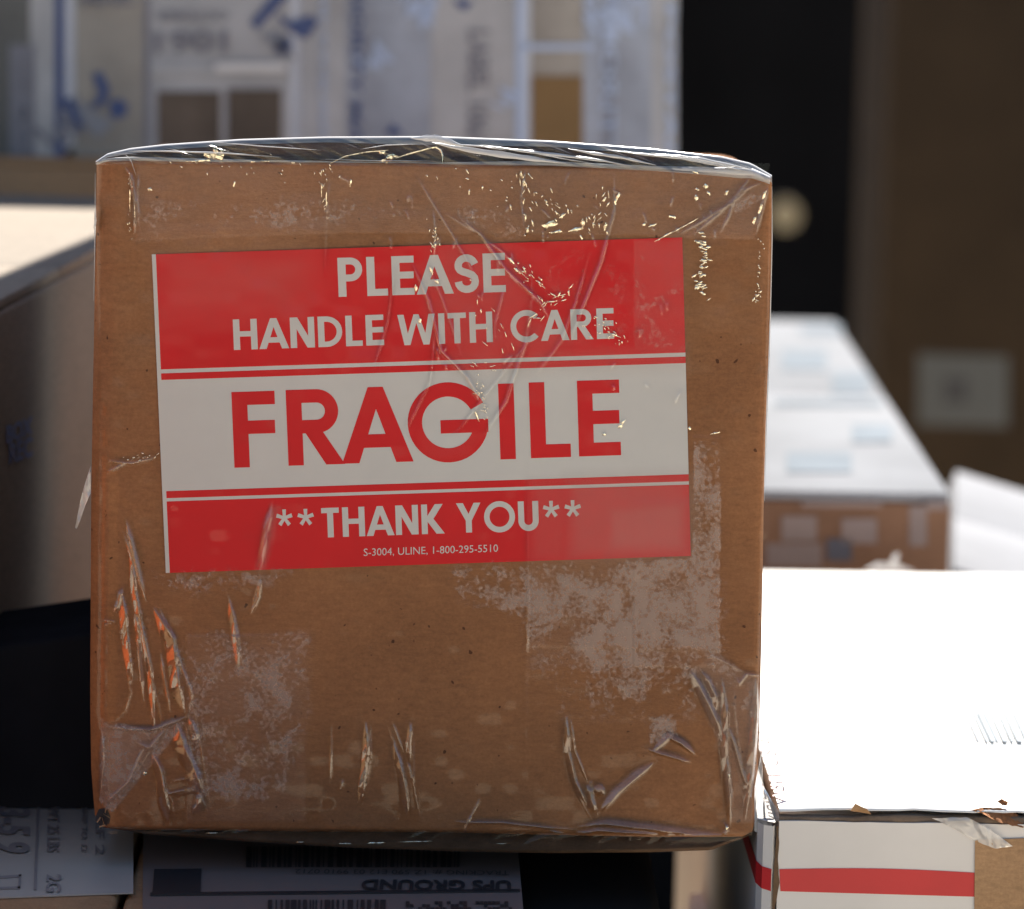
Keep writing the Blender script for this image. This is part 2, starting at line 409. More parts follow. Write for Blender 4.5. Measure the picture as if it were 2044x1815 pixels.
def glyph(ch, w=W_):
    h = w*.86
    if ch == 'I': return [B(0, 0, w, 1)], w
    if ch == 'L': return [B(0, 0, w, 1), B(0, 0, .53, h)], .53
    if ch == 'E': return [B(0, 0, w, 1), B(0, 0, .57, h), B(0, 1-h, .57, 1), B(0, .5-h*.45, .56, .5+h*.55)], .57
    if ch == 'F': return [B(0, 0, w, 1), B(0, 1-h, .57, 1), B(0, .44, .56, .44+h)], .57
    if ch == 'T': return [B(.3-w/2, 0, .3+w/2, 1), B(0, 1-h, .6, 1)], .6
    if ch == 'H': return [B(0, 0, w, 1), B(.76-w, 0, .76, 1), B(0, .43, .76, .43+h)], .76
    if ch == 'N': return [B(0, 0, w, 1), B(.77-w, 0, .77, 1), [(0, 1), (w*1.15, 1), (.77, 0), (.77-w*1.15, 0)]], .77
    if ch == 'P': return [B(0, 0, w, 1), B(0, 1-h, .32, 1), B(0, .39, .32, .39+h)]+arc(.32, .695, .305, -90, 90, h), .625
    if ch == 'R': return [B(0, 0, w, 1), B(0, 1-h, .40, 1), B(0, .42, .40, .42+h)]+arc(.40, .71, .29, -90, 90, h)+[[(.22, .46), (.46, .46), (.755, 0), (.505, 0)]], .755
    if ch == 'A': return [[(0, 0), (w*1.12, 0), (.575, 1), (.375, 1)], [(.95, 0), (.95-w*1.12, 0), (.375, 1), (.575, 1)], B(.18, .2, .77, .2+h)], .95
    if ch == 'D': return [B(0, 0, w, 1), B(0, 1-h, .27, 1), B(0, 0, .27, h)]+arc(.27, .5, .5, -90, 90, h, 26), .77
    if ch == 'O': return arc(.53, .5, .53, 0, 360, w*.92, 40), 1.06
    if ch == 'C': return arc(.53, .5, .53, 42, 318, w*.92, 34), .95
    if ch == 'G': return arc(.53, .5, .53, 28, 352, w*.92, 40)+[B(.43, .355, 1.055, .355+h)], 1.06
    if ch == 'U': return [B(0, .33, w, 1), B(.70-w, .33, .70, 1)]+arc(.35, .34, .35, 180, 360, w, 20), .70
    if ch == 'Y': return [B(.42-w/2, 0, .42+w/2, .45), [(0, 1), (w*1.15, 1), (.42+w*.5, .42), (.42-w*.5, .40)], [(.84, 1), (.84-w*1.15, 1), (.42-w*.5, .42), (.42+w*.5, .40)]], .84
    if ch == 'K': return [B(0, 0, w, 1), [(.13, .52), (.40, .52), (.78, 0), (.50, 0)], [(.13, .50), (.42, .52), (.74, 1), (.47, 1)]], .78
    if ch == 'W':
        k = w*1.02
        return [[(0, 1), (k, 1), (.30+k*.5, 0), (.30-k*.45, 0)], [(.30-k*.45, 0), (.30+k*.5, 0), (.62+k*.4, 1), (.62-k*.4, 1)],
                [(.62-k*.4, 1), (.62+k*.4, 1), (.94+k*.45, 0), (.94-k*.5, 0)], [(.94-k*.5, 0), (.94+k*.45, 0), (1.24, 1), (1.24-k, 1)]], 1.24
    if ch == 'S':
        pts = [(.505, .735)]
        pts += [(.29+.185*math.cos(R(a))*1.12, .715+.185*math.sin(R(a))) for a in range(20, 181, 20)]
        pts += [(.085, .655), (.12, .595), (.20, .55), (.31, .515), (.43, .46), (.49, .39)]
        pts += [(.29+.205*math.cos(R(a))*1.05, .295-.200*math.sin(R(a))) for a in range(0, 181, 20)]
        return thick(pts, w*.92), .60
    if ch == '*':
        out = []
        for k in range(5):
            a = R(90+72*k); d = Vector((math.cos(a), math.sin(a))); q = Vector((-d.y, d.x))*.062; c = Vector((.29, .70))
            out.append([tuple(c-q*.8), tuple(c+q*.8), tuple(c+d*.29+q*1.1), tuple(c+d*.29-q*1.1)])
        return out, .58
    return [], .35
def word(name, txt, L, Rr, cap, w=W_, gap=.11, xs=None):
    """L, Rr: picture points of the baseline's left and right ends; cap: height in px"""
    (s0, t0), (s1, t1) = inv_stk(*L), inv_stk(*Rr)
    G = []; x = 0; pos = []
    for i, c in enumerate(txt):
        pl, adv = glyph(c, w); pos.append((x, pl)); x += adv+gap*(.45 if c in 'A' or (i+1 < len(txt) and txt[i+1] in 'A') else 1)
    tot = x-gap
    if txt[-1] == 'A': tot = x-gap*.45
    kx = (s1-s0)/tot
    for i, (x0, pl) in enumerate(pos):
        if xs: x0 = (xs[i]-s0)/kx
        for p in pl: G.append([(s0+(x0+a)*kx, t0+(t1-t0)*((x0+a)/tot)-b*cap) for a, b in p])
    return G
def lettering(name, words, mat):
    polys = [p for w_ in words for p in w_]
    o = layer(name, polys, mat, sticker, -.00040)
    return o
lettering('lettering', [word('please', 'PLEASE', (676, 593), (1010, 583), 78)], m_paper)
lettering('lettering', [word('handle', 'HANDLE', (467, 699), (767, 689), 61), word('with', 'WITH', (795, 690), (984, 683), 61),
                        word('care', 'CARE', (1020, 683), (1226, 676), 61)], m_paper)
fr_x = [inv_stk(u, 920)[0] for u in (468, 573.5, 686, 817, 1000.5, 1057, 1155)]
# FRAGILE, letter by letter
FG = []
for ch, ul, vb, wpx in (('F', 468, 934, 86), ('R', 576, 930, 113), ('A', 683, 926, 143), ('G', 816.5, 921.5, 161.5), ('I', 999, 917.5, 31), ('L', 1060, 915, 80), ('E', 1156, 911.5, 84)):
    s0, t0 = inv_stk(ul, vb)
    if ch in 'FRILE': pass
    pl, adv = glyph(ch)
    k = wpx/adv
    for p in pl: FG.append([(s0+a*k, t0-b*151) for a, b in p])
layer('lettering', FG, m_red, sticker, -.00038)
lettering('lettering', [word('thank', 'THANK', (643, 1073.5), (888, 1065), 59), word('you', 'YOU', (912, 1064), (1076, 1059), 59),
                        word('stars', '**', (553, 1076), (628, 1074), 59, gap=.18), word('stars', '**', (1085, 1059), (1161, 1056.5), 59, gap=.18)], m_paper)
# built-in font text flattened to a mesh
def font_mesh(txt, bold=0.0):
    cu = bpy.data.curves.new('t', 'FONT'); cu.body = txt; cu.offset = bold; cu.resolution_u = 3
    ob = bpy.data.objects.new('t', cu); COL.objects.link(ob)
    bpy.context.view_layer.update()
    me = bpy.data.meshes.new_from_object(ob.evaluated_get(bpy.context.evaluated_depsgraph_get()))
    bpy.data.objects.remove(ob); bpy.data.curves.remove(cu)
    return me
def font_on(name, txt, mp, mat, parent, bold=0.0):
    """mp(a, b): a in 0..1 along the text, b in 0..1 up the capital height -> point in the parent's frame"""
    me = font_mesh(txt, bold); n_ = len(me.vertices)
    co = np.zeros(n_*3); me.vertices.foreach_get('co', co); co = co.reshape(-1, 3)
    x0, x1 = co[:, 0].min(), co[:, 0].max(); H = .73
    new = np.array([tuple(mp((c[0]-x0)/(x1-x0), c[1]/H)) for c in co])
    me.vertices.foreach_set('co', new.reshape(-1)); me.update(); me.name = name
    me.materials.clear(); me.materials.append(mat)
    o = bpy.data.objects.new(name, me); COL.objects.link(o); o.parent = parent
    return o
def sm(a, b):
    u = 726+(994-726)*a; v_ = 1110+(1101.5-1110)*a-b*15.5
    q = face_pts(np.array(u), np.array(v_), -.00038); q[1] += 0; return q
font_on('lettering', 'S-3004, ULINE, 1-800-295-5510', sm, m_paper, sticker)

# ================================================================== clear film and tape over the front
STEP = 2.2
us = np.arange(192, 1538, STEP); vs = np.arange(326, 1668, STEP)
U, Vv = np.meshgrid(us, vs)
Hh = np.zeros_like(U); BH = np.zeros_like(U); SV = np.zeros_like(U); VE = np.zeros_like(U)
def sstep(a, b, x):
    k = np.clip((x-a)/(b-a), 0, 1); return k*k*(3-2*k)
def ridge(pts, w, h, asym=0.0, kind='tri', taper=1.0):
    """a fold standing h px off the board along a polyline, w px wide each side"""
    p = np.array(pts, float); x0, y0 = p.min(0)-w-4; x1, y1 = p.max(0)+w+4
    i0, i1 = np.searchsorted(us, [x0, x1]); j0, j1 = np.searchsorted(vs, [y0, y1])
    if i1 <= i0 or j1 <= j0: return
    u = U[j0:j1, i0:i1]; v = Vv[j0:j1, i0:i1]
    seg = np.diff(p, axis=0); L = np.hypot(seg[:, 0], seg[:, 1]); tot = L.sum(); acc = 0
    best = np.full(u.shape, 1e9); sd_ = np.zeros(u.shape); tt_ = np.zeros(u.shape)
    for a, s, l in zip(p[:-1], seg, L):
        if l < 1e-6: continue
        q = np.clip(((u-a[0])*s[0]+(v-a[1])*s[1])/l**2, 0, 1)
        dx = u-a[0]-q*s[0]; dy = v-a[1]-q*s[1]; d = np.hypot(dx, dy)
        sg = np.sign(dx*s[1]-dy*s[0]); m = d < best
        best[m] = d[m]; sd_[m] = (d*sg)[m]; tt_[m] = ((acc+q*l)/tot)[m]; acc += l
    tp = np.clip(np.minimum(tt_, 1-tt_)*2*2.2, 0, 1)**.6 if taper else 1.0
    ww = w*np.maximum(tp, .15)
    x = sd_/ww
    if kind == 'tri': f = np.where(x < asym, (x+1)/(1+asym), (1-x)/(1-asym))
    else: f = np.sqrt(np.clip(1-x*x, 0, 1))
    f = np.clip(f, 0, 1)*tp
    f = f*(1+.22*np.sin(tt_*tot/13+x*1.5+p[0, 0])*np.sin(tt_*tot/29+p[0, 1]))
    Hh[j0:j1, i0:i1] = np.maximum(Hh[j0:j1, i0:i1], f*h)
def poly_mask(pts, feather=3.0):
    p = np.array(pts, float); ins = np.zeros(U.shape, bool); dmin = np.full(U.shape, 1e9)
    for a, b_ in zip(p, np.roll(p, -1, 0)):
        c = ((a[1] > Vv) != (b_[1] > Vv)); 
        with np.errstate(divide='ignore', invalid='ignore'):
            xi = (b_[0]-a[0])*(Vv-a[1])/(b_[1]-a[1])+a[0]
        ins ^= c & (U < xi)
        s = b_-a; q = np.clip(((U-a[0])*s[0]+(Vv-a[1])*s[1])/max((s@s), 1e-6), 0, 1)
        dmin = np.minimum(dmin, np.hypot(U-a[0]-q*s[0], Vv-a[1]-q*s[1]))
    return np.clip(.5+np.where(ins, dmin, -dmin)/feather, 0, 1)
def silver(pts, k, feather=6): 
    global SV
    SV = np.maximum(SV, k*poly_mask(pts, feather))
# layers of tape: each layer stands a little prouder, so its edges catch the light
def band(pts, h=1.2): 
    global BH
    BH = BH+h*poly_mask(pts, 3.5)
band([(266, 300), (1512, 300), (1506, 476), (1110, 466), (664, 463), (272, 478)], 1.4)
band([(1058, 1290), (1058, 470), (1266, 470), (1264, 1000), (1438, 1000), (1438, 1300)], .9)
band([(1264, 470), (1380, 470), (1384, 870), (1438, 872), (1438, 1330), (1264, 1330)], 1.1)
band([(372, 1268), (612, 1266), (610, 1640), (372, 1640)], 1.0)
# milky patches where the tape has lifted from the board
silver([(900, 1140), (1140, 1124), (1437, 1112), (1438, 1330), (1330, 1330), (1250, 1350), (1180, 1340), (1130, 1260), (1060, 1300), (1040, 1240), (920, 1190)], .62, 40)
silver([(1110, 1150), (1380, 1135), (1400, 1300), (1300, 1310), (1170, 1300)], .95, 60)
silver([(1300, 1116), (1438, 1112), (1438, 1300), (1330, 1280)], .75, 5)
silver([(1385, 880), (1438, 876), (1438, 1130), (1380, 1130)], .60, 5)
silver([(1060, 1300), (1400, 1290), (1400, 1420), (1120, 1420)], .38, 60)
silver([(1266, 480), (1364, 477), (1370, 700), (1266, 700)], .24, 8)
def veil(pts, k, feather=6):
    global VE
    VE = np.maximum(VE, k*poly_mask(pts, feather))
veil([(1130, 955), (1380, 950), (1380, 1112), (1130, 1120)], .17, 50); veil([(1200, 1000), (1380, 985), (1380, 1112), (1200, 1115)], .24, 60)
veil([(1060, 960), (1140, 960), (1130, 1120), (1060, 1122)], .09, 30); veil([(1265, 480), (1364, 477), (1371, 712), (1265, 716)], .07, 4)
veil([(320, 505), (620, 495), (600, 620), (330, 640)], .07, 90); veil([(540, 1010), (560, 1010), (530, 1140), (510, 1140)], .12, 12)
veil([(900, 700), (1370, 690), (1370, 745), (900, 750)], .08, 25); veil([(860, 480), (1010, 476), (1060, 620), (1180, 690), (960, 730), (860, 640)], .07, 60)
veil([(272, 330), (1500, 340), (1505, 474), (1110, 465), (664, 462), (273, 477)], .085, 5); veil([(300, 440), (660, 420), (664, 462), (275, 477)], .13, 30)
veil([(203, 1442), (300, 1457), (345, 1432), (372, 1442), (300, 1530), (228, 1618), (200, 1600)], .20, 5)
veil([(1378, 1336), (1425, 1302), (1492, 1346), (1517, 1350), (1505, 1640), (1460, 1640), (1440, 1500), (1400, 1400)], .13, 6)
veil([(1488, 1352), (1518, 1350), (1508, 1600), (1490, 1560)], .22, 16)
veil([(1340, 474), (1450, 370), (1532, 365), (1506, 474)], .12, 14); veil([(1058, 1112), (1437, 1105), (1438, 1330), (1058, 1330)], .05, 4)
veil([(372, 1268), (612, 1266), (610, 1640), (372, 1640)], .05, 5); veil([(395, 1300), (612, 1268), (606, 1430), (420, 1440)], .10, 40)
silver([(1120, 960), (1378, 950), (1379, 1110), (1070, 1120)], .10, 40)
silver([(800, 505), (1264, 492), (1264, 730), (900, 740)], .10, 80)
silver([(360, 1255), (612, 1262), (610, 1450), (560, 1600), (380, 1590)], .42, 30)
silver([(470, 1290), (612, 1275), (608, 1420), (480, 1430)], .62, 40)
silver([(300, 1146), (600, 1135), (560, 1160), (350, 1190)], .35, 30)
silver([(280, 400), (700, 385), (900, 420), (660, 463), (275, 478)], .33, 50)
silver([(860, 400), (1010, 420), (1060, 480), (960, 470)], .35, 20)
silver([(1300, 1430), (1345, 1425), (1350, 1470), (1300, 1480)], .75, 14)
silver([(200, 1435), (300, 1457), (345, 1430), (372, 1440), (300, 1530), (225, 1620), (197, 1605)], .62, 8)
silver([(1376, 1335), (1425, 1300), (1492, 1345), (1518, 1350), (1515, 1470), (1500, 1440), (1440, 1400)], .30, 8)
silver([(1350, 472), (1500, 380), (1535, 380), (1506, 476)], .32, 20)
# folds, lower left
ridge([(245,1060),(262,1110),(268,1180),(283,1260),(300,1340),(305,1420),(310,1470)], 8, 6, .5)
ridge([(252,1035),(275,1130),(292,1200)], 7, 5, -.3)
ridge([(243,1180),(248,1250),(254,1310),(262,1365)], 10, 7, .7)
ridge([(244,1172),(238,1200),(228,1222)], 7, 5, .2)
ridge([(268,1222),(276,1260),(274,1290)], 6, 5, .6)
ridge([(286,1215),(280,1300),(288,1400)], 6, 4, -.5)
ridge([(306,1212),(322,1245),(340,1275),(345,1320),(352,1370),(368,1425)], 14, 9, .55)
ridge([(316,1208),(345,1270),(362,1330),(385,1385),(375,1425)], 5, 4, .2)
ridge([(320,1300),(330,1360),(340,1420)], 5, 3, .2)
ridge([(208,1450),(300,1455),(345,1440),(382,1425)], 6, 5, -.3)
ridge([(205,1610),(260,1560),(285,1500),(305,1480)], 6, 4, .5)
ridge([(203,1455),(203,1530),(196,1605)], 7, 6, .6)
ridge([(270,1480),(300,1495),(330,1455)], 7, 5, .3)
ridge([(352,1440),(362,1490),(385,1540),(402,1590)], 15, 9, .5)
ridge([(378,1430),(390,1465),(388,1490)], 9, 6, .3)
ridge([(303,1500),(318,1540),(326,1590),(336,1640)], 11, 8, .55)
ridge([(335,1560),(330,1585),(395,1570)], 4, 3, 0)
ridge([(400,1580),(398,1605),(385,1625)], 9, 6, -.4)
ridge([(215,920),(262,925),(315,912)], 4, 3, .2); ridge([(212,945),(240,930),(270,918)], 4, 3, .4)
ridge([(456,1190),(462,1230),(470,1285),(476,1335)], 8, 6, .65); ridge([(466,1215),(482,1290)], 3, 2.5, 0)
ridge([(520,1145),(516,1190),(500,1225)], 6, 4, .4); ridge([(524,1145),(512,1180),(502,1215)], 3, 3, 0)
ridge([(545,1000),(530,1060),(518,1140)], 9, 3, .3)
# thin continuation lines that tie the folds together
for q in ([(250,1040),(262,1120),(272,1200),(300,1330),(322,1430),(326,1500)], [(236,1230),(262,1380),(250,1420),(215,1450)], [(300,1200),(330,1235),(356,1300),(378,1375),(392,1430),(404,1500),(425,1640)],
          [(368,1425),(376,1470),(402,1590),(424,1640)], [(345,1430),(305,1490),(262,1560),(222,1612)], [(300,1490),(312,1530),(345,1600),(350,1660)], [(336,1560),(380,1552),(400,1572),(340,1590)],
          [(232,1240),(205,1238)], [(208,1250),(225,1240)], [(448,1165),(470,1240),(486,1330),(490,1350)], [(728,1432),(722,1560),(716,1612)], [(740,1432),(742,1510),(728,1580)],
          [(775,1440),(790,1490),(818,1636)], [(826,1440),(826,1560),(838,1640)], [(1128,1420),(1128,1500),(1150,1580),(1190,1650)], [(1160,1600),(1180,1560),(1196,1640)],
          [(1376,1332),(1425,1430),(1455,1540),(1460,1650)], [(1400,1300),(1450,1322),(1490,1345)], [(1462,1345),(1470,1440),(1490,1600)]):
    ridge(q, 3.2, 2.2, .1)
# lower middle
ridge([(730,1440),(731,1490),(724,1550),(717,1608)], 8, 7, .5); ridge([(740,1440),(738,1500),(722,1600)], 3, 3, .1)
ridge([(784,1480),(795,1520),(806,1570),(812,1630)], 9, 7, .5); ridge([(783,1440),(805,1500)], 4, 3, .2)
ridge([(820,1440),(815,1480),(816,1520)], 7, 6, .4); ridge([(815,1520),(822,1560)], 4, 4, .2)
ridge([(662,1445),(660,1560)], 4, 3, .2); ridge([(685,1555),(678,1580)], 5, 3, .2)
ridge([(1055,880),(1054,1100),(1053,1250),(1052,1380),(1053,1560)], 3.5, 1.3, .2); ridge([(1056,1125),(1054,1200),(1053,1320)], 4, 3, .2)
ridge([(660,330),(652,440),(648,560)], 4, 1.6, .2)
# lower right
ridge([(1130,1425),(1132,1500),(1146,1560),(1172,1610)], 8, 6, .5); ridge([(1138,1430),(1148,1500),(1175,1565)], 4, 4, .2)
ridge([(1172,1565),(1178,1595),(1186,1620)], 10, 7, .3); ridge([(1186,1580),(1208,1572)], 11, 7, -.3, 'round')
ridge([(1196,1620),(1230,1580),(1270,1545),(1305,1520)], 10, 7, -.5); ridge([(1300,1500),(1335,1468),(1360,1480),(1388,1505)], 9, 7, -.3)
ridge([(1290,1494),(1340,1508),(1380,1520)], 6, 5, -.4)
ridge([(900,1640),(1000,1640),(1090,1650),(1150,1655)], 4, 4, -.3); ridge([(1080,1652),(1140,1668),(1190,1655),(1260,1660),(1400,1668)], 6, 5, -.4)
ridge([(1150,1650),(1210,1640),(1300,1650),(1400,1664),(1470,1668)], 9, 7, -.5); ridge([(940,1625),(925,1665)], 4, 4, .2)
ridge([(960,1590),(930,1650)], 3, 2.5, .2)
ridge([(1378,1338),(1395,1375),(1418,1420),(1440,1470)], 12, 8, .4); ridge([(1402,1340),(1425,1390),(1428,1420)], 10, 7, .5)
ridge([(1440,1350),(1446,1420),(1445,1500),(1452,1570),(1457,1650)], 10, 8, .5); ridge([(1455,1450),(1475,1520),(1492,1580)], 6, 5, .2)
ridge([(1470,1350),(1475,1365),(1490,1345),(1518,1348)], 5, 5, 0); ridge([(1508,1350),(1506,1440),(1498,1520),(1486,1640)], 11, 8, .3)
ridge([(1445,1640),(1452,1655),(1440,1668)], 5, 5, .2)
# upper part: scratches and folds radiating from the middle of the top edge
ridge([(828,345),(860,400),(900,465),(955,560)], 4, 3.2, .3); ridge([(905,425),(960,470),(1010,540),(1075,600),(1100,640)], 6, 4.5, .3)
ridge([(880,420),(935,455),(1000,500),(1060,560)], 4, 2.6, .2); ridge([(1225,330),(1226,420),(1200,520),(1160,620),(1130,700)], 5, 3.2, .2)
ridge([(1180,500),(1150,600),(1120,680),(1060,760)], 4, 2.4, .2); ridge([(820,520),(855,600),(880,700),(920,740),(955,780)], 5, 3.6, .4)
ridge([(845,510),(880,590),(905,660),(925,720)], 3, 2.6, .2); ridge([(790,520),(775,640),(740,760)], 4, 2, .2); ridge([(870,640),(860,760),(800,880)], 3, 2, 0)
ridge([(1010,560),(990,640),(985,700)], 4, 2.6, .2); ridge([(1060,540),(1062,600),(1050,680),(1010,800),(960,880)], 5, 2.6, .2)
ridge([(1090,640),(1040,700),(960,800),(900,880)], 3, 2.2, 0); ridge([(925,740),(945,775),(955,800)], 6, 5, .5)
ridge([(1350,470),(1400,440),(1465,400),(1500,370)], 5, 4, -.4); ridge([(1380,470),(1440,420),(1480,380),(1525,362)], 6, 3.4, -.2)
ridge([(1436,468),(1455,430),(1470,390),(1500,350)], 5, 4, .2); ridge([(1508,470),(1520,420),(1534,370)], 6, 4, .2)
ridge([(248,330),(262,350),(270,400),(269,470)], 6, 4, .2); ridge([(278,345),(275,400),(280,460)], 4, 3, .2)
ridge([(865,410),(868,470),(866,520)], 4, 3, .1); ridge([(1050,330),(1040,400),(1048,470)], 4, 3, .1)
for k in range(46):                                   # small random creases
    if k < 30: x, y = rng.uniform(650, 1500), rng.uniform(335, 480)
    else: x, y = rng.uniform(820, 1360), rng.uniform(480, 800)
    a = rng.normal(1.5, .5); l = rng.uniform(8, 34)
    ridge([(x, y), (x+l*math.cos(a)*.6, y+l*.5*math.sin(a)), (x+l*math.cos(a), y+l*math.sin(a))], rng.uniform(2.6, 4.5), rng.uniform(2, 4.5), rng.uniform(-.5, .5))
FOLD = np.clip((Hh-.4)/2.0, 0, 1); Hh = Hh+BH
# soft waviness
def vnoise(scale, seed):
    r = np.random.default_rng(seed); nx, ny = int(1400/scale)+4, int(1400/scale)+4
    G = r.standard_normal((ny, nx)); x = (U-180)/scale; y = (Vv-300)/scale
    i, j = x.astype(int), y.astype(int); fx, fy = x-i, y-j; fx = fx*fx*(3-2*fx); fy = fy*fy*(3-2*fy)
    return (G[j, i]*(1-fx)+G[j, i+1]*fx)*(1-fy)+(G[j+1, i]*(1-fx)+G[j+1, i+1]*fx)*fy
Hh = Hh+.7*vnoise(90, 1)+.25*vnoise(28, 2)+1.5
Pf = face_pts(U, Vv, 0.0); Pf[..., 1] += yoff(U, Vv)-.00062-np.maximum(Hh, 0)*PX*.9
film = grid_obj('clear_film', Pf, m_film, box, attrs={'veil': VE, 'silver': SV, 'fold': FOLD})

m_rim_gleam = film_mat('white_lit_tape', silver=False, haze=.62, gain=2.0, rough=.15)  # white haze put in for the sunlit gleam along the rims
thk = [(191,6),(250,11),(600,11),(800,12),(870,18),(930,13),(1200,11),(1400,14),(1480,20),(1541,20)]
cr = [(u, v-2) for u, v in arch_top]
lo = [(u, v-2+float(np.interp(u, *zip(*thk)))) for u, v in arch_top]
bowed_flap('tape_over_flap_gleam', cr, lo, .0012, m_rim_gleam, True, .0)
def edge_gleam_roll(name, pts, rads, mat, y):
    V_, F_ = [], []; n_ = 8
    us_ = np.linspace(pts[0][0], pts[-1][0], 160); vv_ = np.interp(us_, *zip(*pts)); rr_ = np.interp(us_, *zip(*rads))
    C_ = face_pts(us_, vv_, y)
    for i in range(len(us_)):
        for k in range(n_):
            a = 2*math.pi*k/n_; V_.append((C_[i, 0], C_[i, 1]+rr_[i]*math.sin(a)*PX, C_[i, 2]+rr_[i]*math.cos(a)*PX))
    return mesh_obj(name, V_, [(i*n_+k, i*n_+(k+1) % n_, (i+1)*n_+(k+1) % n_, (i+1)*n_+k) for i in range(len(us_)-1) for k in range(n_)], mat, box, smooth=True)
edge_gleam_roll('tape_edge_gleam', [(193,326),(215,319),(265,317),(400,320),(640,323),(900,326),(1100,326),(1300,336),(1420,342),(1500,346),(1537,360)],
          [(193,3),(265,4),(420,3.5),(640,1.5),(820,.8),(1000,4),(1300,5),(1400,8),(1480,12),(1537,8)], m_rim_gleam, .0002)  # white roll added as the bright line on the panel's top edge
# film stretched over the top edge, from the rim of the front panel to the bowed flap
def film_strip(name, upper, lower, y_up, y_lo, mat, n=420, m=22, amp=1.0, seed=3, slant=6.0, bulge=2.0):
    x0, x1 = max(upper[0][0], lower[0][0]), min(upper[-1][0], lower[-1][0])
    us_ = np.linspace(x0, x1, n); k = np.linspace(0, 1, m)
    vu = np.interp(us_, *zip(*upper)); vl = np.interp(us_, *zip(*lower))
    r = np.random.default_rng(seed); G = r.standard_normal((60, 400))
    A = face_pts(us_, vu, y_up); Bp = face_pts(us_, vl, y_lo)
    P_ = A[None]*(1-k)[:, None, None]+Bp[None]*k[:, None, None]
    ph = (us_[None]-us_[0])/24.0+slant*(1-k)[:, None]*1.0
    j = np.clip(ph.astype(int), 0, 380); f = ph-j; f = f*f*(3-2*f)
    d = G[3][j]*(1-f)+G[3][j+1]*f
    ph2 = (us_[None]-us_[0])/9.0+slant*2.2*(1-k)[:, None]; j = np.clip(ph2.astype(int), 0, 380); f = ph2-j
    d = d+.4*(G[7][j]*(1-f)+G[7][j+1]*f)
    env = np.sin(np.pi*np.clip(k, 0, 1))[:, None]
    P_[..., 1] -= (d*amp+bulge)*env*PX*2.2
    P_[..., 2] += d*env*PX*1.2*amp
    return grid_obj(name, P_, mat, box)
film_strip('film_over_top_edge', [(191,322),(215,306),(260,296),(330,288),(480,278),(650,273),(870,272),(1100,281),(1300,296),(1440,312),(1500,326),(1541,350)],
           [(191,330),(265,326),(400,328),(640,330),(900,333),(1100,332),(1300,343),(1500,351),(1541,364)], .0012, -.0006, m_edgefilm, amp=1.3)
film_strip('film_over_bottom_edge', [(205,1650),(300,1654),(500,1656),(700,1658),(900,1659),(1100,1664),(1300,1668),(1480,1668)],
           [(205,1655),(300,1670),(500,1684),(700,1696),(900,1703),(1100,1707),(1300,1705),(1480,1690)], -.0006, .0010, film_mat('clear_film_bottom', silver=False, gain=.6), amp=.5, seed=9, slant=-3)
def streak(pts, w0, mat, y=-.0012, name='film_crease'):
    n_ = 40; P2 = curve(pts, np.linspace(0, 1, n_)); V_ = []
    for i, (u, v) in enumerate(P2):
        k = i/(n_-1); w_ = w0*(math.sin(math.pi*min(max(k, .02), .98))**.7)*(1+.12*math.sin(i*.7))
        a = face_pts(np.array(u), np.array(v-w_), y+.0004); b_ = face_pts(np.array(u), np.array(v), y-.0003); c_ = face_pts(np.array(u), np.array(v+w_), y)
        V_ += [a, b_, c_]
    return mesh_obj(name, V_, [(3*i+q, 3*i+q+1, 3*i+q+4, 3*i+q+3) for i in range(n_-1) for q in (0, 1)], mat, box, True)
m_streak = film_mat('bluish_white_crease', silver=False, haze=.75, gain=2.5, rough=.12)
for p, w_ in (([(820,276),(868,276),(900,284),(925,292)], 7), ([(866,268),(870,280),(872,292)], 3), ([(862,284),(900,293),(960,303),(1040,314),(1130,326)], 6), ([(960,289),(1030,300),(1110,309),(1210,322),(1260,332)], 3.0), ([(1135,297),(1180,306),(1240,314),(1310,330)], 3.2),
              ([(1210,299),(1290,309),(1380,318),(1460,334)], 2.4), ([(1300,306),(1400,318),(1500,338)], 3.0), ([(900,288),(960,292),(1010,300)], 1.6), ([(1050,303),(1120,316),(1180,326)], 1.3),
              ([(1330,312),(1420,328),(1490,342)], 1.6), ([(420,283),(520,292),(640,300)], .9), ([(255,302),(330,302),(450,306),(560,314)], 1.6), ([(720,298),(770,290),(830,288)], 1.0),
              ([(640,318),(760,321),(880,322)], .8), ([(250,308),(262,322),(272,352)], 1.8)):
    streak(p, w_, m_streak)
# crumpled film bulging out where it bridges the corners
def sheet(name, pts, mat, parent, fr, res=14):
    """a loose piece of film: polygon fan with crumpled interior; pts = (u, v, y)"""
    V_ = [fr.hit(u, v, 'y', y) for u, v, y in pts]
    c = sum((v for v in V_), Vector())/len(V_)
    import bmesh
    bm = bmesh.new(); vv = [bm.verts.new(v) for v in V_]; bm.faces.new(vv)
    bmesh.ops.triangulate(bm, faces=bm.faces); bmesh.ops.subdivide_edges(bm, edges=bm.edges, cuts=4, use_grid_fill=True)
    for v in bm.verts:
        v.co.y += random.gauss(0, .00028)
    me = bpy.data.meshes.new(name); bm.to_mesh(me); bm.free()
    me.polygons.foreach_set('use_smooth', [True]*len(me.polygons)); me.materials.append(mat)
    o = bpy.data.objects.new(name, me); COL.objects.link(o); o.parent = parent; return o
sheet('loose_film_tail', [(181,930,-.0004),(181,985,.0004),(170,1010,.001),(160,1040,.0014),(153,1056,.0016),(150,1054,.0014),(158,1010,.001),(168,970,.0)], m_tail, box, MF)
sheet('loose_film_corner', [(1506,1570,-.001),(1520,1500,.001),(1524,1570,.002),(1548,1610,.003),(1566,1638,.003),(1545,1640,.002),(1530,1668,.001),(1506,1660,-.001)], m_tail, box, MF)
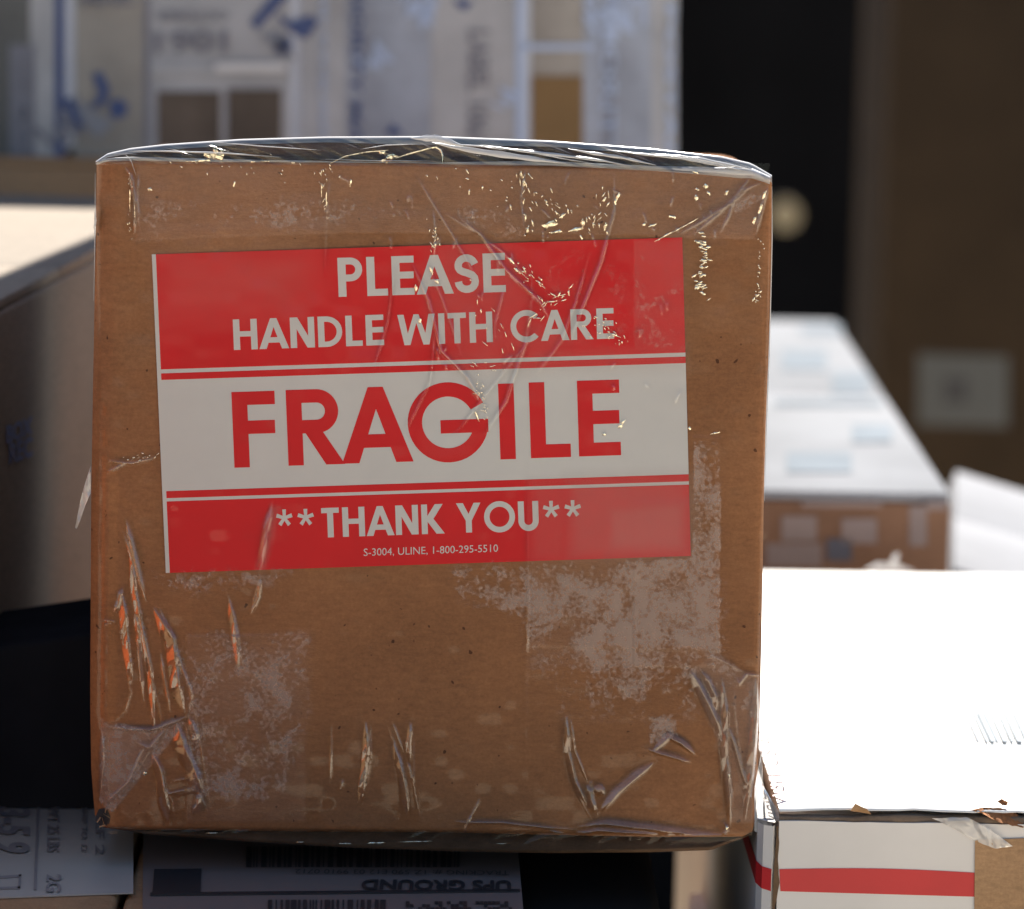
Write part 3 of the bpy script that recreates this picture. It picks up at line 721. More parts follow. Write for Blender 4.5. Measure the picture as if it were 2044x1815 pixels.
sheet('loose_film_fold', [(190,412,-.0002),(188,430,.0006),(187,455,.0010),(189,470,.0006),(193,440,-.0008)], m_tail, box, MF)

# glints: mirror-bright domes added on the creases to imitate light caught in film
m_glint_mirror, nt, b = new_mat('glint_mirror')
b.inputs['Base Color'].default_value = (.95, .88, .68, 1); b.inputs['Metallic'].default_value = .85; b.inputs['Roughness'].default_value = .15
trb = N(nt, 'ShaderNodeBsdfTransparent'); mxb = N(nt, 'ShaderNodeMixShader'); ob_ = nt.nodes['Material Output']
lw = N(nt, 'ShaderNodeTexNoise'); lw.inputs['Scale'].default_value = 1500; nt.links.new(coords(nt), lw.inputs['Vector'])
rb_ = N(nt, 'ShaderNodeMapRange'); rb_.inputs['From Min'].default_value = .35; rb_.inputs['From Max'].default_value = .6; rb_.inputs['To Min'].default_value = .25; rb_.inputs['To Max'].default_value = 1
nt.links.new(lw.outputs[0], rb_.inputs['Value']); nt.links.new(rb_.outputs[0], mxb.inputs[0])
nt.links.new(trb.outputs[0], mxb.inputs[1]); nt.links.new(b.outputs[0], mxb.inputs[2]); nt.links.new(mxb.outputs[0], ob_.inputs[0])
def bead_field(name, specs):
    """specs: (u, v, length, width, angle) -> one mesh of small low domes tipped a little downwards"""
    V_, F_ = [], []
    for u, v, l, w_, a in specs:
        ca, sa = math.cos(a), math.sin(a); y0 = float(yoff(np.array(float(u)), np.array(float(v))))-.00115
        o_ = len(V_); n_ = 12
        for rr, h in ((1, 0), (.6, .00012), (0, .00017)):
            for k in range(n_ if rr else 1):
                t_ = 2*math.pi*k/n_; j = 1+(.25*math.sin(k*2.3+u) if rr == 1 else 0)
                x = math.cos(t_)*l*rr*j; y = math.sin(t_)*w_*rr*j
                uu, vv = u+x*ca-y*sa, v+x*sa+y*ca
                q = face_pts(np.array(uu), np.array(vv), 0.0)
                V_.append((q[0], y0-h-(0.25*(v-vv))*PX*1.0, q[2]))
        for k in range(n_):
            k2 = (k+1) % n_
            F_.append((o_+k, o_+k2, o_+n_+k2, o_+n_+k)); F_.append((o_+n_+k, o_+n_+k2, o_+2*n_))
    o = mesh_obj(name, V_, F_, m_glint_mirror, box, smooth=True)
    o['kind'] = 'stuff'; return o
sp = []
def sp_line(x0, y0, x1, y1, n_, l=(2, 5), w_=(1, 2.2), jit=5, ang=None):
    for k in range(n_):
        f = rng.random(); a = math.atan2(y1-y0, x1-x0) if ang is None else ang
        sp.append((x0+(x1-x0)*f+rng.normal(0, jit), y0+(y1-y0)*f+rng.normal(0, jit), rng.uniform(*l), rng.uniform(*w_), a+rng.normal(0, .35)))
for q in [(420,313,13,9,.2),(438,315,11,9,.4),(430,304,5,8,0),(444,305,5,7,.2),(402,321,18,3.6,-.1),(384,322,5,2.5,0),(374,322,3,2.5,0),(505,323,4,2.5,0),(528,322,10,1.8,0),(541,309,2,3,0),(585,325,3,2.5,0),
          (778,316,17,6.5,-.45),(764,305,8,4,0),(300,378,5,4,0),(468,368,2,7,.2),(700,365,2,8,.2),(652,400,1.3,18,0),(642,380,1.2,12,0),(260,400,1.2,22,.03),(270,430,1,18,0),
          (1233,392,8,3,2.0),(1228,404,7,2.5,1.7),(1208,452,8,3,1.8),(1098,448,16,6,-.3),(1123,430,9,3,-.8),(1150,458,14,4,-.25),(1110,463,14,3,-.2),(1163,445,4,8,0),
          (1388,344,6,3,.3),(1408,372,5,5,0),(1391,378,4,3,.5),(1414,386,5,3,.9),(1389,395,4,6,0),(1342,433,8,3,.2),(1302,450,8,3,-.3),(1285,448,5,3,-.5),(1400,465,6,3,0),
          (1358,455,34,1.6,-.50),(1324,472,20,1.6,-.55),(1450,385,3,6,.5),(1525,390,3,10,.3),(1517,418,3,12,.25),(1505,440,3,8,.3),
          (1455,1548,3,5,0),(1450,1652,5,3,-.9),(290,1543,4,4,0),(423,1663,12,1.6,0),(750,1683,18,2.2,-.02),(830,1680,30,1.4,-.02),(690,1684,14,1.6,0),(1000,1684,10,1.2,0),(600,1681,8,1.2,0),
          (952,830,2,12,-.3),(948,785,4,2,-.2),(1226,668,5,3,.3),(1238,850,4,6,.8),(1243,842,3,7,.8),(1205,866,4,3,0),(1376,855,3,4,0),(1427,864,9,2,-.2),
          (861,540,3,9,-.25),(872,562,4,5,0),(830,575,3,7,0),(838,640,3,6,.1),(1020,520,8,3,.9),(1032,540,8,3,.8),(1165,650,4,2,0),(1135,585,2,6,0)]:
    sp.append(q)
sp_line(1396, 470, 1414, 530, 22, (3, 6), (1.8, 3.4), 6, 0); sp_line(1394, 520, 1402, 590, 26, (3, 7), (1.5, 3.2), 7, -.2)
sp_line(1518, 470, 1510, 610, 24, (1.4, 3), (1, 1.6), 3, 1.5); sp_line(1500, 600, 1515, 585, 5, (3, 5), (1.2, 2), 2)
sp_line(1070, 400, 1200, 455, 26, (2, 6), (1, 2.2), 14, 1.2); sp_line(870, 330, 1130, 420, 26, (1.5, 6), (.9, 2), 24, 1.3)
sp_line(1045, 340, 1058, 470, 26, (2, 9), (.9, 1.8), 7, 1.4); sp_line(865, 440, 868, 500, 22, (1.5, 5), (.8, 1.7), 5, 1.5)
sp_line(1205, 385, 1190, 440, 14, (3, 9), (.9, 1.8), 7, 1.9); sp_line(1190, 640, 1250, 680, 30, (1.5, 4), (.9, 1.8), 9, .8)
sp_line(1040, 530, 1090, 600, 22, (2, 8), (1, 2), 8, .9); sp_line(925, 560, 1010, 700, 12, (2, 8), (.8, 1.5), 12, 1.2)
sp_line(955, 745, 970, 830, 26, (1.2, 4), (.8, 1.6), 6, 1.2); sp_line(1060, 640, 1140, 570, 18, (2, 10), (.9, 2), 6, -.7)
sp_line(940, 725, 1010, 735, 10, (2, 5), (1, 1.8), 5, 0); sp_line(325, 830, 330, 900, 0)
sp_line(250, 920, 310, 905, 16, (1.5, 4), (.8, 1.5), 4, -.4); sp_line(258, 340, 262, 480, 14, (1, 3), (.7, 1.3), 3, 1.5)
sp_line(350, 330, 700, 345, 24, (1.2, 4), (.8, 1.8), 9, 1.2); sp_line(640, 340, 660, 460, 18, (1.5, 6), (.7, 1.3), 4, 1.5)
bead_field('film_glints', sp)
# a folded line of film over the top edge, left of the middle
def cord(name, pts, rad, mat, parent):
    V_, F_ = [], []; n_ = 6
    P_ = [face_pts(np.array(float(u)), np.array(float(v)), y) for u, v, y in pts]
    for i, p in enumerate(P_):
        for k in range(n_):
            a = 2*math.pi*k/n_; rr = rad*(1 if 0 < i < len(P_)-1 else .3)
            V_.append((p[0]+rr*math.cos(a)*.7, p[1]+rr*math.sin(a)*.7, p[2]+rr*math.cos(a+.8)))
    for i in range(len(P_)-1):
        for k in range(n_):
            F_.append((i*n_+k, i*n_+(k+1) % n_, (i+1)*n_+(k+1) % n_, (i+1)*n_+k))
    return mesh_obj(name, V_, F_, mat, parent, smooth=True)
cord('film_crease', [(790,316,-.0012),(815,308,-.001),(845,300,-.0009),(860,296,-.0008),(870,294,-.0008),(880,300,-.0009),(884,312,-.0012),(883,328,-.0014)], .00028, m_glint_mirror, box)
cord('film_crease', [(660,326,-.0013),(690,312,-.001),(730,304,-.0009),(775,300,-.0008)], .0002, m_glint_mirror, box)

cord('tape_edge_gleam', [(1541,372,.0004),(1541,480,.0004),(1536,700,.0004),(1530,850,.0004),(1526,1000,.0004)], .00017, m_rim_gleam, box)  # white cords added as bright rim lines down the side edges
cord('tape_edge_gleam', [(190,345,.003),(190,450,.003),(187,600,.003)], .00015, m_rim_gleam, box)
# ================================================================== neighbours
def carton(name, fr, dims, label, mat, mats=None, group=None, z0=None, flaps=True, tape=None, bev=.0016):
    """origin at the near lower left corner; dims = (width, depth, height)"""
    wd, dp, ht = dims
    e = empty(name, fr, label, 'box', group)
    cuboid('body', 0, wd, 0, dp, 0, ht-.003, mat, e, bev)
    if flaps:                                  # two outer flaps meeting in the middle of the top
        g_ = .0006
        cuboid('top_flap', .0005, wd-.0005, .0005, dp/2-g_, ht-.0031, ht, mat, e, .0009, 2)
        cuboid('top_flap', .0005, wd-.0005, dp/2+g_, dp-.0005, ht-.0031, ht, mat, e, .0009, 2)
        if tape: cuboid('tape_strip', .02, wd-.02, dp/2-.025, dp/2+.025, ht-.0002, ht+.0002, tape, e)
    return e
def corner_frame(u, v, d, dims, which='top_front_left', yaw=0.0, lean=0.0):
    """frame whose box has the named top corner at picture point (u, v) and depth d"""
    wd, dp, ht = dims
    f = Frame((0, 0, 0), yaw, lean)
    off = {'top_front_left': (0, 0, ht), 'top_front_right': (wd, 0, ht), 'top_back_right': (wd, dp, ht), 'top_back_left': (0, dp, ht)}[which]
    o = at(u, v, d)-(f.M.to_3x3() @ Vector(off))
    return Frame(o, yaw, lean)

# ---- the white flat-rate box on the right, with a red stripe
D = (.32, .31, .14)
PF = corner_frame(1551, 1620, 1.003, D, 'top_front_left', R(1.2))
pb = empty('mailing_box', PF, 'white mailing box with a red stripe and torn top edge, right of the fragile box', 'box')
PW, PD, PH = D
# folded corner strip, front panel, left side, rear; the front panel hangs 1.5 mm below the lid
def ragged(n_, amp, seed):
    r = np.random.default_rng(seed); a = r.standard_normal(n_); return amp*np.convolve(a, np.ones(3)/3, 'same')
nx = 90
xs_ = np.linspace(.0006, PW, nx)
# body shell
cuboid('body', .0012, PW, .0022, PD, 0, PH-.0042, m_white_board, pb, .0012)
zt = PH-.0023+ragged(nx, .00012, 4)
V_ = []
for x, z in zip(xs_, zt): V_ += [(x, 0.0, 0), (x, 0.0, z), (x, .0011, z)]
mesh_obj('front_panel', V_, [(3*i, 3*i+3, 3*i+4, 3*i+1) for i in range(nx-1)]+[(3*i+1, 3*i+4, 3*i+5, 3*i+2) for i in range(nx-1)], m_white_board, pb)
# raw corrugated edge under the lid
zc = PH-.0009+ragged(nx, .00035, 8)
V_ = []
for i_, (x, z) in enumerate(zip(xs_, zc)): V_ += [(x, .0013, PH-.0046), (x, .0006+.0003*math.sin(i_*2.1), PH-.00245), (x, .0004+.00025*math.sin(i_*1.3), z), (x, .0022, z+.0002)]
mesh_obj('board_core', V_, [(4*i+a, 4*i+4+a, 4*i+5+a, 4*i+1+a) for i in range(nx-1) for a in (0, 1, 2)], board('raw_board_edge', (.20, .145, .105), .35, False), pb, smooth=True)
# lid with a torn, wavy front edge
ny = 40
lid = np.zeros((ny, nx, 3)); ys_ = np.linspace(0, 1, ny)
fy = .0004+ragged(nx, .0011, 12)+.0006*np.sin(xs_*90); dz = -.0007*np.exp(-((xs_-.002)/.004)**2)+ragged(nx, .00025, 14)
lid[..., 0] = xs_[None]; lid[..., 1] = fy[None]*(1-ys_[:, None])+PD*ys_[:, None]**1.15
lid[..., 2] = PH+.0008+dz[None]*np.exp(-ys_*26)[:, None]+.0006*np.sin(xs_*22)[None]*np.sin(ys_*3)[:, None]
lidb = lid.copy(); lidb[..., 2] -= .0004
V_ = np.concatenate([lidb[:1], lid], 0)
grid_obj('lid', V_, m_white_print, pb)
# fold line of the corner and the strip left of it
zs_ = np.linspace(0, PH-.0036, 70)
V_ = []
for i, z in enumerate(zs_):
    j = float(ragged(70, .00016, 21)[i]); V_ += [(-.0042, .0040, z), (-.0030, .0010, z), (-.0008+j, -.0001, z), (-.0002+j, .0011, z)]
mesh_obj('corner_strip', V_, [(4*i+a, 4*i+a+1, 4*i+a+5, 4*i+a+4) for i in range(69) for a in range(3)], m_white_board, pb)
V_ = []
for i, z in enumerate(zs_):
    j = float(ragged(70, .0004, 31)[i]); j2 = float(ragged(70, .0004, 37)[i]); V_ += [(-.0003+j, -.0002, z), (.00055+j2, -.0002, z)]
mesh_obj('fold_crack', V_, [(2*i, 2*i+1, 2*i+3, 2*i+2) for i in range(69)], board('torn_fold_board', (.12, .075, .045), .5, False), pb)
side = mesh_obj('side_panel', [(-.0042, .0040, 0), (-.0042, PD, 0), (-.0042, PD, PH-.003), (-.0042, .0040, PH-.003), (0, .003, PH-.0035), (0, PD, PH-.0035)],
                [(0, 1, 2, 3), (3, 2, 5, 4)], m_white_board, pb)
# red stripe: front, corner strip and side
sa = PF.hit(1556, 1735, 'y', 0); sb = PF.hit(1556, 1779, 'y', 0); sc = PF.hit(1945, 1742, 'y', 0); sd_ = PF.hit(1945, 1790, 'y', 0)
z1, z0 = sa.z, sb.z
nS = 20; V_ = []
for i in range(nS):
    k = i/(nS-1); x = .0010+(sc.x-.0010)*k
    V_ += [(x+.0004, -.00012, z0+(sd_.z-z0)*k), (x, -.00012, z1+(sc.z-z1)*k+.0006*math.sin(k*math.pi))]
mesh_obj('red_stripe', V_, [(2*i, 2*i+2, 2*i+3, 2*i+1) for i in range(nS-1)], m_redstripe, pb)
mesh_obj('red_stripe', [(-.00435, PD-.01, z0+.001), (-.00435, .0040, z0+.001), (-.0031, .0009, z0+.0004), (-.0009, -.00022, z0),
                        (-.00435, PD-.01, z1+.001), (-.00435, .0040, z1+.001), (-.0031, .0009, z1+.0004), (-.0009, -.00022, z1)],
         [(0, 1, 5, 4), (1, 2, 6, 5), (2, 3, 7, 6)], m_redstripe, pb)
px_slab('brown_tape', PF, [(1946,1676),(2070,1672),(2070,1860),(1944,1860)], 'y', 0, .0002, m_kraft2, pb, lift=.0002)
# torn curl at the right of the lid edge
c0 = PF.hit(1935, 1618, 'y', 0)
sheet('torn_flap', [(1936,1617,-.001),(1965,1626,-.0014),(1990,1640,-.0016),(2020,1648,-.001),(2042,1652,.0),(2050,1640,.002),(2026,1622,.002),(1996,1612,.002),(1960,1612,.001)], m_kraft, pb, PF)
sheet('torn_flap', [(1990,1600,.004),(2000,1595,.004),(2012,1601,.005),(2010,1609,.003),(2000,1607,.003)], m_kraft, pb, PF)
sheet('torn_tape', [(1860,1634,-.0006),(1930,1632,-.0016),(1960,1646,-.0020),(1985,1662,-.0018),(2022,1690,-.0008),(1986,1694,-.0005),(1950,1680,-.0005),(1900,1652,-.0004)], m_tail, pb, PF)
c0 = PF.hit(1697, 1618, 'y', 0)
mesh_obj('torn_chip', [(c0.x, -.0006, c0.z), (c0.x+.0010, -.001, c0.z+.0020), (c0.x+.0040, -.0005, c0.z+.0005), (c0.x+.0052, .0006, c0.z-.0010), (c0.x+.002, .001, c0.z-.0006)],
         [(0, 1, 2, 4), (2, 3, 4)], m_kraft2, pb)
# raised scrap of tape at the rear of the lid
c0 = PF.hit(1775, 1140, 'z', PH)
mesh_obj('raised_tape', [(c0.x-.008, c0.y, PH), (c0.x-.003, c0.y, PH+.0024), (c0.x+.002, c0.y, PH+.0026), (c0.x+.0085, c0.y, PH), (c0.x+.003, c0.y+.012, PH+.0004), (c0.x-.003, c0.y+.012, PH+.0004),
                         (c0.x-.0002, c0.y-.0005, PH+.0022), (c0.x+.0022, c0.y-.0005, PH+.0024), (c0.x+.0030, c0.y, PH+.0058), (c0.x+.0014, c0.y, PH+.0056)],
         [(0, 1, 5), (1, 2, 4, 5), (2, 3, 4), (0, 3, 2, 1), (6, 7, 8, 9)], m_white_print, pb)
# pale print on the lid
def lid_txt(txt, p0, p1, up, mat):
    a_ = PF.hit(*p0, 'z', PH+.0024); b_ = PF.hit(*p1, 'z', PH+.0024); c_ = PF.hit(*up, 'z', PH+.0024)
    return font_on('print', txt, lambda s, t: a_+(b_-a_)*s+(c_-a_)*t, mat, pb)
m_palered = flat('faded_red_ink', (.36, .24, .23), .6)
m_palegrey = flat('faded_grey_ink', (.20, .245, .29), .6)
lid_txt('VISIT US AT', (1575, 1592), (1540, 1440), (1540, 1590), m_palered)
for k, (u0, wd_) in enumerate(((1940, 4), (1956, 6), (1966, 9), (1978, 4), (1990, 10), (2006, 6), (2018, 12), (2036, 6))):
    px_slab('barcode_bar', PF, [(u0-18, 1432), (u0-18+wd_, 1432), (u0+wd_+12, 1497), (u0+12, 1497)], 'z', PH, .0003, m_palegrey, pb, sign=1, lift=.0020)
px_slab('label_rule', PF, [(1806, 1500), (2044, 1505), (2044, 1508), (1806, 1502)], 'z', PH, .0003, m_palegrey, pb, sign=1, lift=.0020)

# ---- stacked box behind it: white lid, brown taped front
D2 = (.24, .44, .045)
F2 = corner_frame(1900, 985, 1.335, D2, 'top_front_right', R(0.6))
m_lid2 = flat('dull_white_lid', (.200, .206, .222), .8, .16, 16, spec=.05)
b2 = carton('shipping_box', F2, D2, 'flat brown box with a sunlit white lid, behind the mailing box', board('shaded_red_brown_board', (.17, .092, .055), speck=False))  # board colour darkened against the bounce off the sunlit lid
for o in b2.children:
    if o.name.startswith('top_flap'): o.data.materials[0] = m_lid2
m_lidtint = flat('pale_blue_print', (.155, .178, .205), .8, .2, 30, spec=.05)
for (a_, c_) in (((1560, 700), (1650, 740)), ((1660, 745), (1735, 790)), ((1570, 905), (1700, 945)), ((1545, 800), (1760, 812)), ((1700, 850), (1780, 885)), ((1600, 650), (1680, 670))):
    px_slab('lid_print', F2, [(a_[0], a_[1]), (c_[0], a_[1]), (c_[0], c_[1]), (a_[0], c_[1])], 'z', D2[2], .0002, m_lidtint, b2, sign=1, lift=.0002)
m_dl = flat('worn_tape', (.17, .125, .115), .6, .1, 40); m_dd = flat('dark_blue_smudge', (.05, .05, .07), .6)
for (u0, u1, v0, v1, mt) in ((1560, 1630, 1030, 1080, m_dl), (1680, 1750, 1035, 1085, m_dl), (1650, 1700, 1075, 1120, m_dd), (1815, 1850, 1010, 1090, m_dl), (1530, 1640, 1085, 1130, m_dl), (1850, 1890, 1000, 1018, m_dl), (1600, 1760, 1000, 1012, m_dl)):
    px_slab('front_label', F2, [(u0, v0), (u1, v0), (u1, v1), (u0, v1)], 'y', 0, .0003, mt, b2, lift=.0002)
D3 = (.20, .20, .13)
F3 = Frame((0, 0, 0), R(-6), 0, R(15))
F3 = Frame(at(1905, 938, 1.55)-(F3.M.to_3x3() @ Vector((0, D3[1], D3[2]))), R(-6), 0, R(15))
b3 = carton('shipping_box', F3, D3, 'tilted white-topped box at the right edge, leaning behind the flat brown box', flat('dull_white_board', (.235, .24, .26), .8, .10, 20, spec=.05))

# ---- tall brown box with a label, both coloured dark for the cavity shade
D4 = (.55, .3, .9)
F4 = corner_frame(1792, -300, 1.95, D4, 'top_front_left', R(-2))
b4 = carton('tall_box', F4, D4, 'tall brown box with a small label, both darkened for shade, at the right', m_darkkraft)
lab = px_slab('shipping_label', F4, [(1832, 706), (2012, 712), (2012, 852), (1832, 848)], 'y', 0, .0003, flat('shade_toned_label', (.075, .08, .08), .7), b4, lift=.0002)  # label paper darkened to match the shade on the tall box
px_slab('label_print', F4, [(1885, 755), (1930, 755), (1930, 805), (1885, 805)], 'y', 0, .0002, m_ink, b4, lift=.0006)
F4b = corner_frame(1742, -300, 2.05, (.15, .2, .9), 'top_front_left', R(-12))  # added dark box; its tone imitates the fade from black to brown
carton('tall_box', F4b, (.15, .2, .9), 'narrow near-black box added for the soft dark edge left of the tall brown box', flat('shade_step_board', (.035, .028, .024), .8, .2), flaps=False)

# ---- white parcel covered with printed tape, top left
D5 = (.50, .25, .32)
F5 = corner_frame(1366, -420, 1.42, D5, 'top_front_right', R(1.0))
F5 = Frame((F5.M.translation.x, F5.M.translation.y, F5.hit(700, 318, 'y', 0).z*0+(F5.M @ F5.hit(700, 318, 'y', 0)).z), R(1.0))
b5 = empty('taped_parcel', F5, 'large white parcel covered in blue printed tape, behind the fragile box', 'parcel')
H5 = F5.hit(1300, -420, 'y', 0).z
cuboid('body', 0, D5[0], 0, D5[1], 0, H5, m_lav, b5, .004)
def s5(u0, v0, u1, v1, mt, h=.0003, name='printed_tape', lift=.0001, sk=0):
    return px_slab(name, F5, [(u0+sk, v0), (u1+sk, v0), (u1-sk, v1), (u0-sk, v1)], 'y', 0, h, mt, b5, lift=lift)
m_t1 = flat('tape_white', (.40, .40, .41), .35, .22, 35, bump=1.0); m_t2 = flat('tape_bluish', (.31, .34, .40), .35, .26, 40, bump=1.0)  # tape colours lowered for the shade deep behind the boxes
m_t3 = flat('tape_left_shade', (.10, .10, .095), .4, .4, 30, bump=1.0); m_t4 = flat('tape_warm', (.31, .285, .25), .35, .22, 35, bump=1.0)  # grey strip darker, for the shade at the parcel's left end
m_b1 = flat('faded_blue_ink', (.06, .09, .21), .6); m_g1 = flat('faded_black_ink', (.20, .20, .23), .5)
for (u0, u1, mt, lf) in ((-60, 60, m_t3, .0001), (60, 130, m_t1, .0002), (150, 300, m_t4, .0003), (300, 580, m_t1, .0001), (600, 690, m_t1, .0003), (690, 860, m_t2, .0002), (860, 1040, m_t1, .0004),
                         (1060, 1165, m_t4, .0002), (1165, 1300, m_t2, .0004), (1300, 1352, m_t1, .0001)):
    s5(u0, -300, u1, 330, mt, .0002, lift=lf)
m_bare = flat('bare_dull_board', (.19, .12, .06), .7, .1, 30, spec=.1)
m_bare2 = flat('bare_grey_board', (.135, .105, .082), .7, .25, 40, spec=.1)
m_bare = flat('bare_lit_board', (.24, .145, .065), .7, .1, 30, spec=.1)  # lighter copy of the bare board; the light on it is in the colour
s5(1062, 152, 1162, 340, m_bare, .0002, 'bare_board', .0008)
s5(315, 182, 440, 330, m_bare2, .0002, 'bare_board', .0008); s5(455, 178, 562, 330, m_bare2, .0002, 'bare_board', .0008)
s5(300, 122, 572, 150, m_t1, .0006, lift=.0008); s5(430, 126, 570, 142, m_white_board, .0003, lift=.0016)
s5(110, -300, 128, 330, m_b1, .0002, 'print', .0006); s5(1030, -100, 1046, 330, m_pale_blue, .0002, 'print', .0008); s5(288, -100, 300, 330, m_g1, .0002, 'print', .0006)
s5(20, 90, 70, 320, m_g1, .0002, 'print', .0006); s5(1040, 88, 1190, 100, m_pale_blue, .0002, 'print', .0008)
def upright(p0, p1, up):            # never mirrored: swap the ends where the up side would be the wrong one
    d = (p1[0]-p0[0], p1[1]-p0[1]); e = (up[0]-p0[0], up[1]-p0[1])
    if d[0]*e[1]-d[1]*e[0] > 0: p0, p1, up = p1, p0, (p1[0]+e[0], p1[1]+e[1])
    return p0, p1, up
def txt5(txt, p0, p1, up, mat, bold=.03):
    p0, p1, up = upright(p0, p1, up)
    a_ = F5.hit(*p0, 'y', -.0013); b_ = F5.hit(*p1, 'y', -.0013); c_ = F5.hit(*up, 'y', -.0013)
    return font_on('print', txt, lambda s, t: a_+(b_-a_)*s+(c_-a_)*t, mat, b5, bold)
txt5('LABEL 106A', (938, 60), (935, 300), (978, 60), m_g1); txt5('PRIORITY MAIL', (700, 330), (705, -60), (722, 330), m_b1, .02)
txt5('1061', (455, 62), (310, 66), (455, 104), m_g1); txt5('OCTOBER', (455, 22), (312, 24), (455, 42), m_g1, .01)
txt5('PRIORITY', (1200, 330), (1206, -20), (1228, 330), m_pale_blue); txt5('MAIL', (165, 14), (270, 10), (165, -24), m_g1)
txt5('UNITED STATES POSTAL', (640, 330), (640, -80), (652, 330), m_pale_blue); txt5('USPS', (1165, -8), (1290, -4), (1165, 50), m_pale_blue, .02)
m_faint = flat('faint_blue_print', (.24, .25, .28), .5)
def emblem(cu, cv, s, rot, mat=m_b1):
    def q(pts): 
        r_ = R(rot); return [(cu+s*(x*math.cos(r_)-y*math.sin(r_)), cv+s*(x*math.sin(r_)+y*math.cos(r_))) for x, y in pts]
    px_slab('print_mark', F5, q([(-1, .55), (-1, .8), (.2, .8), (.2, .55)]), 'y', 0, .0002, mat, b5, lift=.0010)
    px_slab('print_mark', F5, q([(-.9, -.9), (1, -.9), (.55, -.45), (-.5, -.45)]), 'y', 0, .0002, mat, b5, lift=.0010)
    px_slab('print_mark', F5, q([(-.4, -.3), (.45, -.3), (.75, .1), (.1, .35), (-.2, .1)]), 'y', 0, .0002, mat, b5, lift=.0010)
emblem(120, 265, 40, 45, m_g1); txt5('US MAIL', (40, 330), (38, 120), (66, 330), m_g1); txt5('PRIORITY', (836, 60), (838, -100), (868, 60), m_pale_blue); emblem(1010, 200, 24, 20, m_pale_blue); emblem(745, 120, 34, 50, m_pale_blue); txt5('EXPRESS', (1205, 330), (1208, 120), (1225, 330), m_g1, .01); txt5('POSTAL', (1330, 330), (1330, 10), (1348, 330), m_pale_blue)
def mark(pts, mat): px_slab('print_mark', F5, pts, 'y', 0, .0002, mat, b5, lift=.0010)
mark([(500,46),(512,60),(566,4),(590,-30),(560,-30)], m_b1); mark([(556,28),(580,44),(622,30),(636,44),(612,78),(590,70),(560,42)], m_b1); mark([(548,78),(566,70),(584,82),(580,104),(560,112),(546,98)], m_b1)
mark([(186,148),(202,142),(220,176),(214,202),(196,216),(180,214),(200,188),(190,166)], m_b1); mark([(128,200),(142,194),(172,246),(160,262),(148,250)], m_b1); mark([(220,204),(236,196),(256,208),(252,230),(234,238),(220,228)], m_b1)
mark([(150,190),(186,222),(230,246),(196,276),(160,240)], m_faint); mark([(520,70),(560,110),(592,120),(560,60)], m_faint); mark([(766,270),(786,246),(806,270)], m_b1); mark([(904,0),(944,2),(930,22),(916,16)], m_b1)
emblem(830, 10, 40, 120, m_pale_blue); emblem(1215, 50, 44, 60, m_pale_blue)

# ---- brown carton under that parcel
D6 = (.30, .24, .30)
F6 = Frame(F5.M @ Vector((-.03, -.006, 0)) - Vector((0, 0, D6[2]+.001)), R(1.0))
b6 = carton('shipping_box', F6, (.40, .24, .30), 'brown cardboard box under the tape-covered white parcel', m_kraft2)

# ---- pale box at the left edge, seen along its long side
D7 = (.24, .36, .34)
F7 = corner_frame(0, 600, 1.09, D7, 'top_front_right', R(-5.6))
f7 = Frame(F7.M @ Vector((0, -.12, 0)), R(-5.6))
b7 = carton('pale_box', f7, (.24, .40, .34), 'pale box with a sunlit top at the left edge, beside the fragile box', board('pale_board_shade_toned', (.225, .187, .150), .06, False, bump=.1))  # board colour darkened for the shade of the gap beside it
q0 = f7.hit(10, 850, 'x', .24); q1 = f7.hit(62, 830, 'x', .24); q2 = f7.hit(10, 885, 'x', .24)
font_on('print', 'BOX', lambda s, t: q2+(q1-q0)*s+(q0-q2)*t+Vector((.0004, 0, 0)), m_blue_ink, b7, .04)
q0 = f7.hit(16, 885, 'x', .24); q1 = f7.hit(62, 870, 'x', .24); q2 = f7.hit(16, 925, 'x', .24)
font_on('print', 'REC', lambda s, t: q2+(q1-q0)*s+(q0-q2)*t+Vector((.0004, 0, 0)), m_blue_ink, b7, .03)

# ---- lower left: dark blue crate side and the boxes the fragile box stands on
D9 = (.26, .16, .10)
TZ = (MF.M @ Vector((0, 0, 0))).z          # height of the support, just under the fragile box
D8 = (.20, .12, .09)
q = at(30, 1490, 1.06)
F8 = Frame((q.x-.06, q.y, TZ-.030), R(3), 0, R(-9))
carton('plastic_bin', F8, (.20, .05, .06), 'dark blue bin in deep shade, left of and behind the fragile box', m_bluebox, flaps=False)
m_shlabel = flat('plain_label_paper', (.40, .40, .38), .6, .03, 40)
FA = Frame((-.330, -.105, TZ-.0030-.25), R(0.4))
ba = carton('support_box', FA, (.2395, .235, .25), 'brown box at the lower left corner, carrying a white shipping label with sideways print', m_kraft2, flaps=False)
ZT = .2470
def flat_txt(fr, par, txt, p0, p1, up, mat, bold=.02, z=None):
    z = z or ZT+.0009; p0, p1, up = upright(p0, p1, up)
    a_, b_, c_ = fr.hit(*p0, 'z', z), fr.hit(*p1, 'z', z), fr.hit(*up, 'z', z)
    return font_on('print', txt, lambda s, t: a_+(b_-a_)*s+(c_-a_)*t, mat, par, bold)
px_slab('shipping_label', FA, [(-120, 1603), (250, 1598), (266, 1640), (266, 1786), (-120, 1800)], 'z', ZT, .0003, m_shlabel, ba, sign=1, lift=.0002)
px_slab('label_rule', FA, [(74, 1606), (79, 1606), (73, 1782), (67, 1782)], 'z', ZT, .0002, m_grey_ink, ba, sign=1, lift=.0006)
flat_txt(FA, ba, 'WT 25 LBS', (94, 1700), (96, 1610), (118, 1700), m_grey_ink)
flat_txt(FA, ba, 'SHIP TO: 12', (162, 1700), (163, 1612), (174, 1700), m_grey_ink)
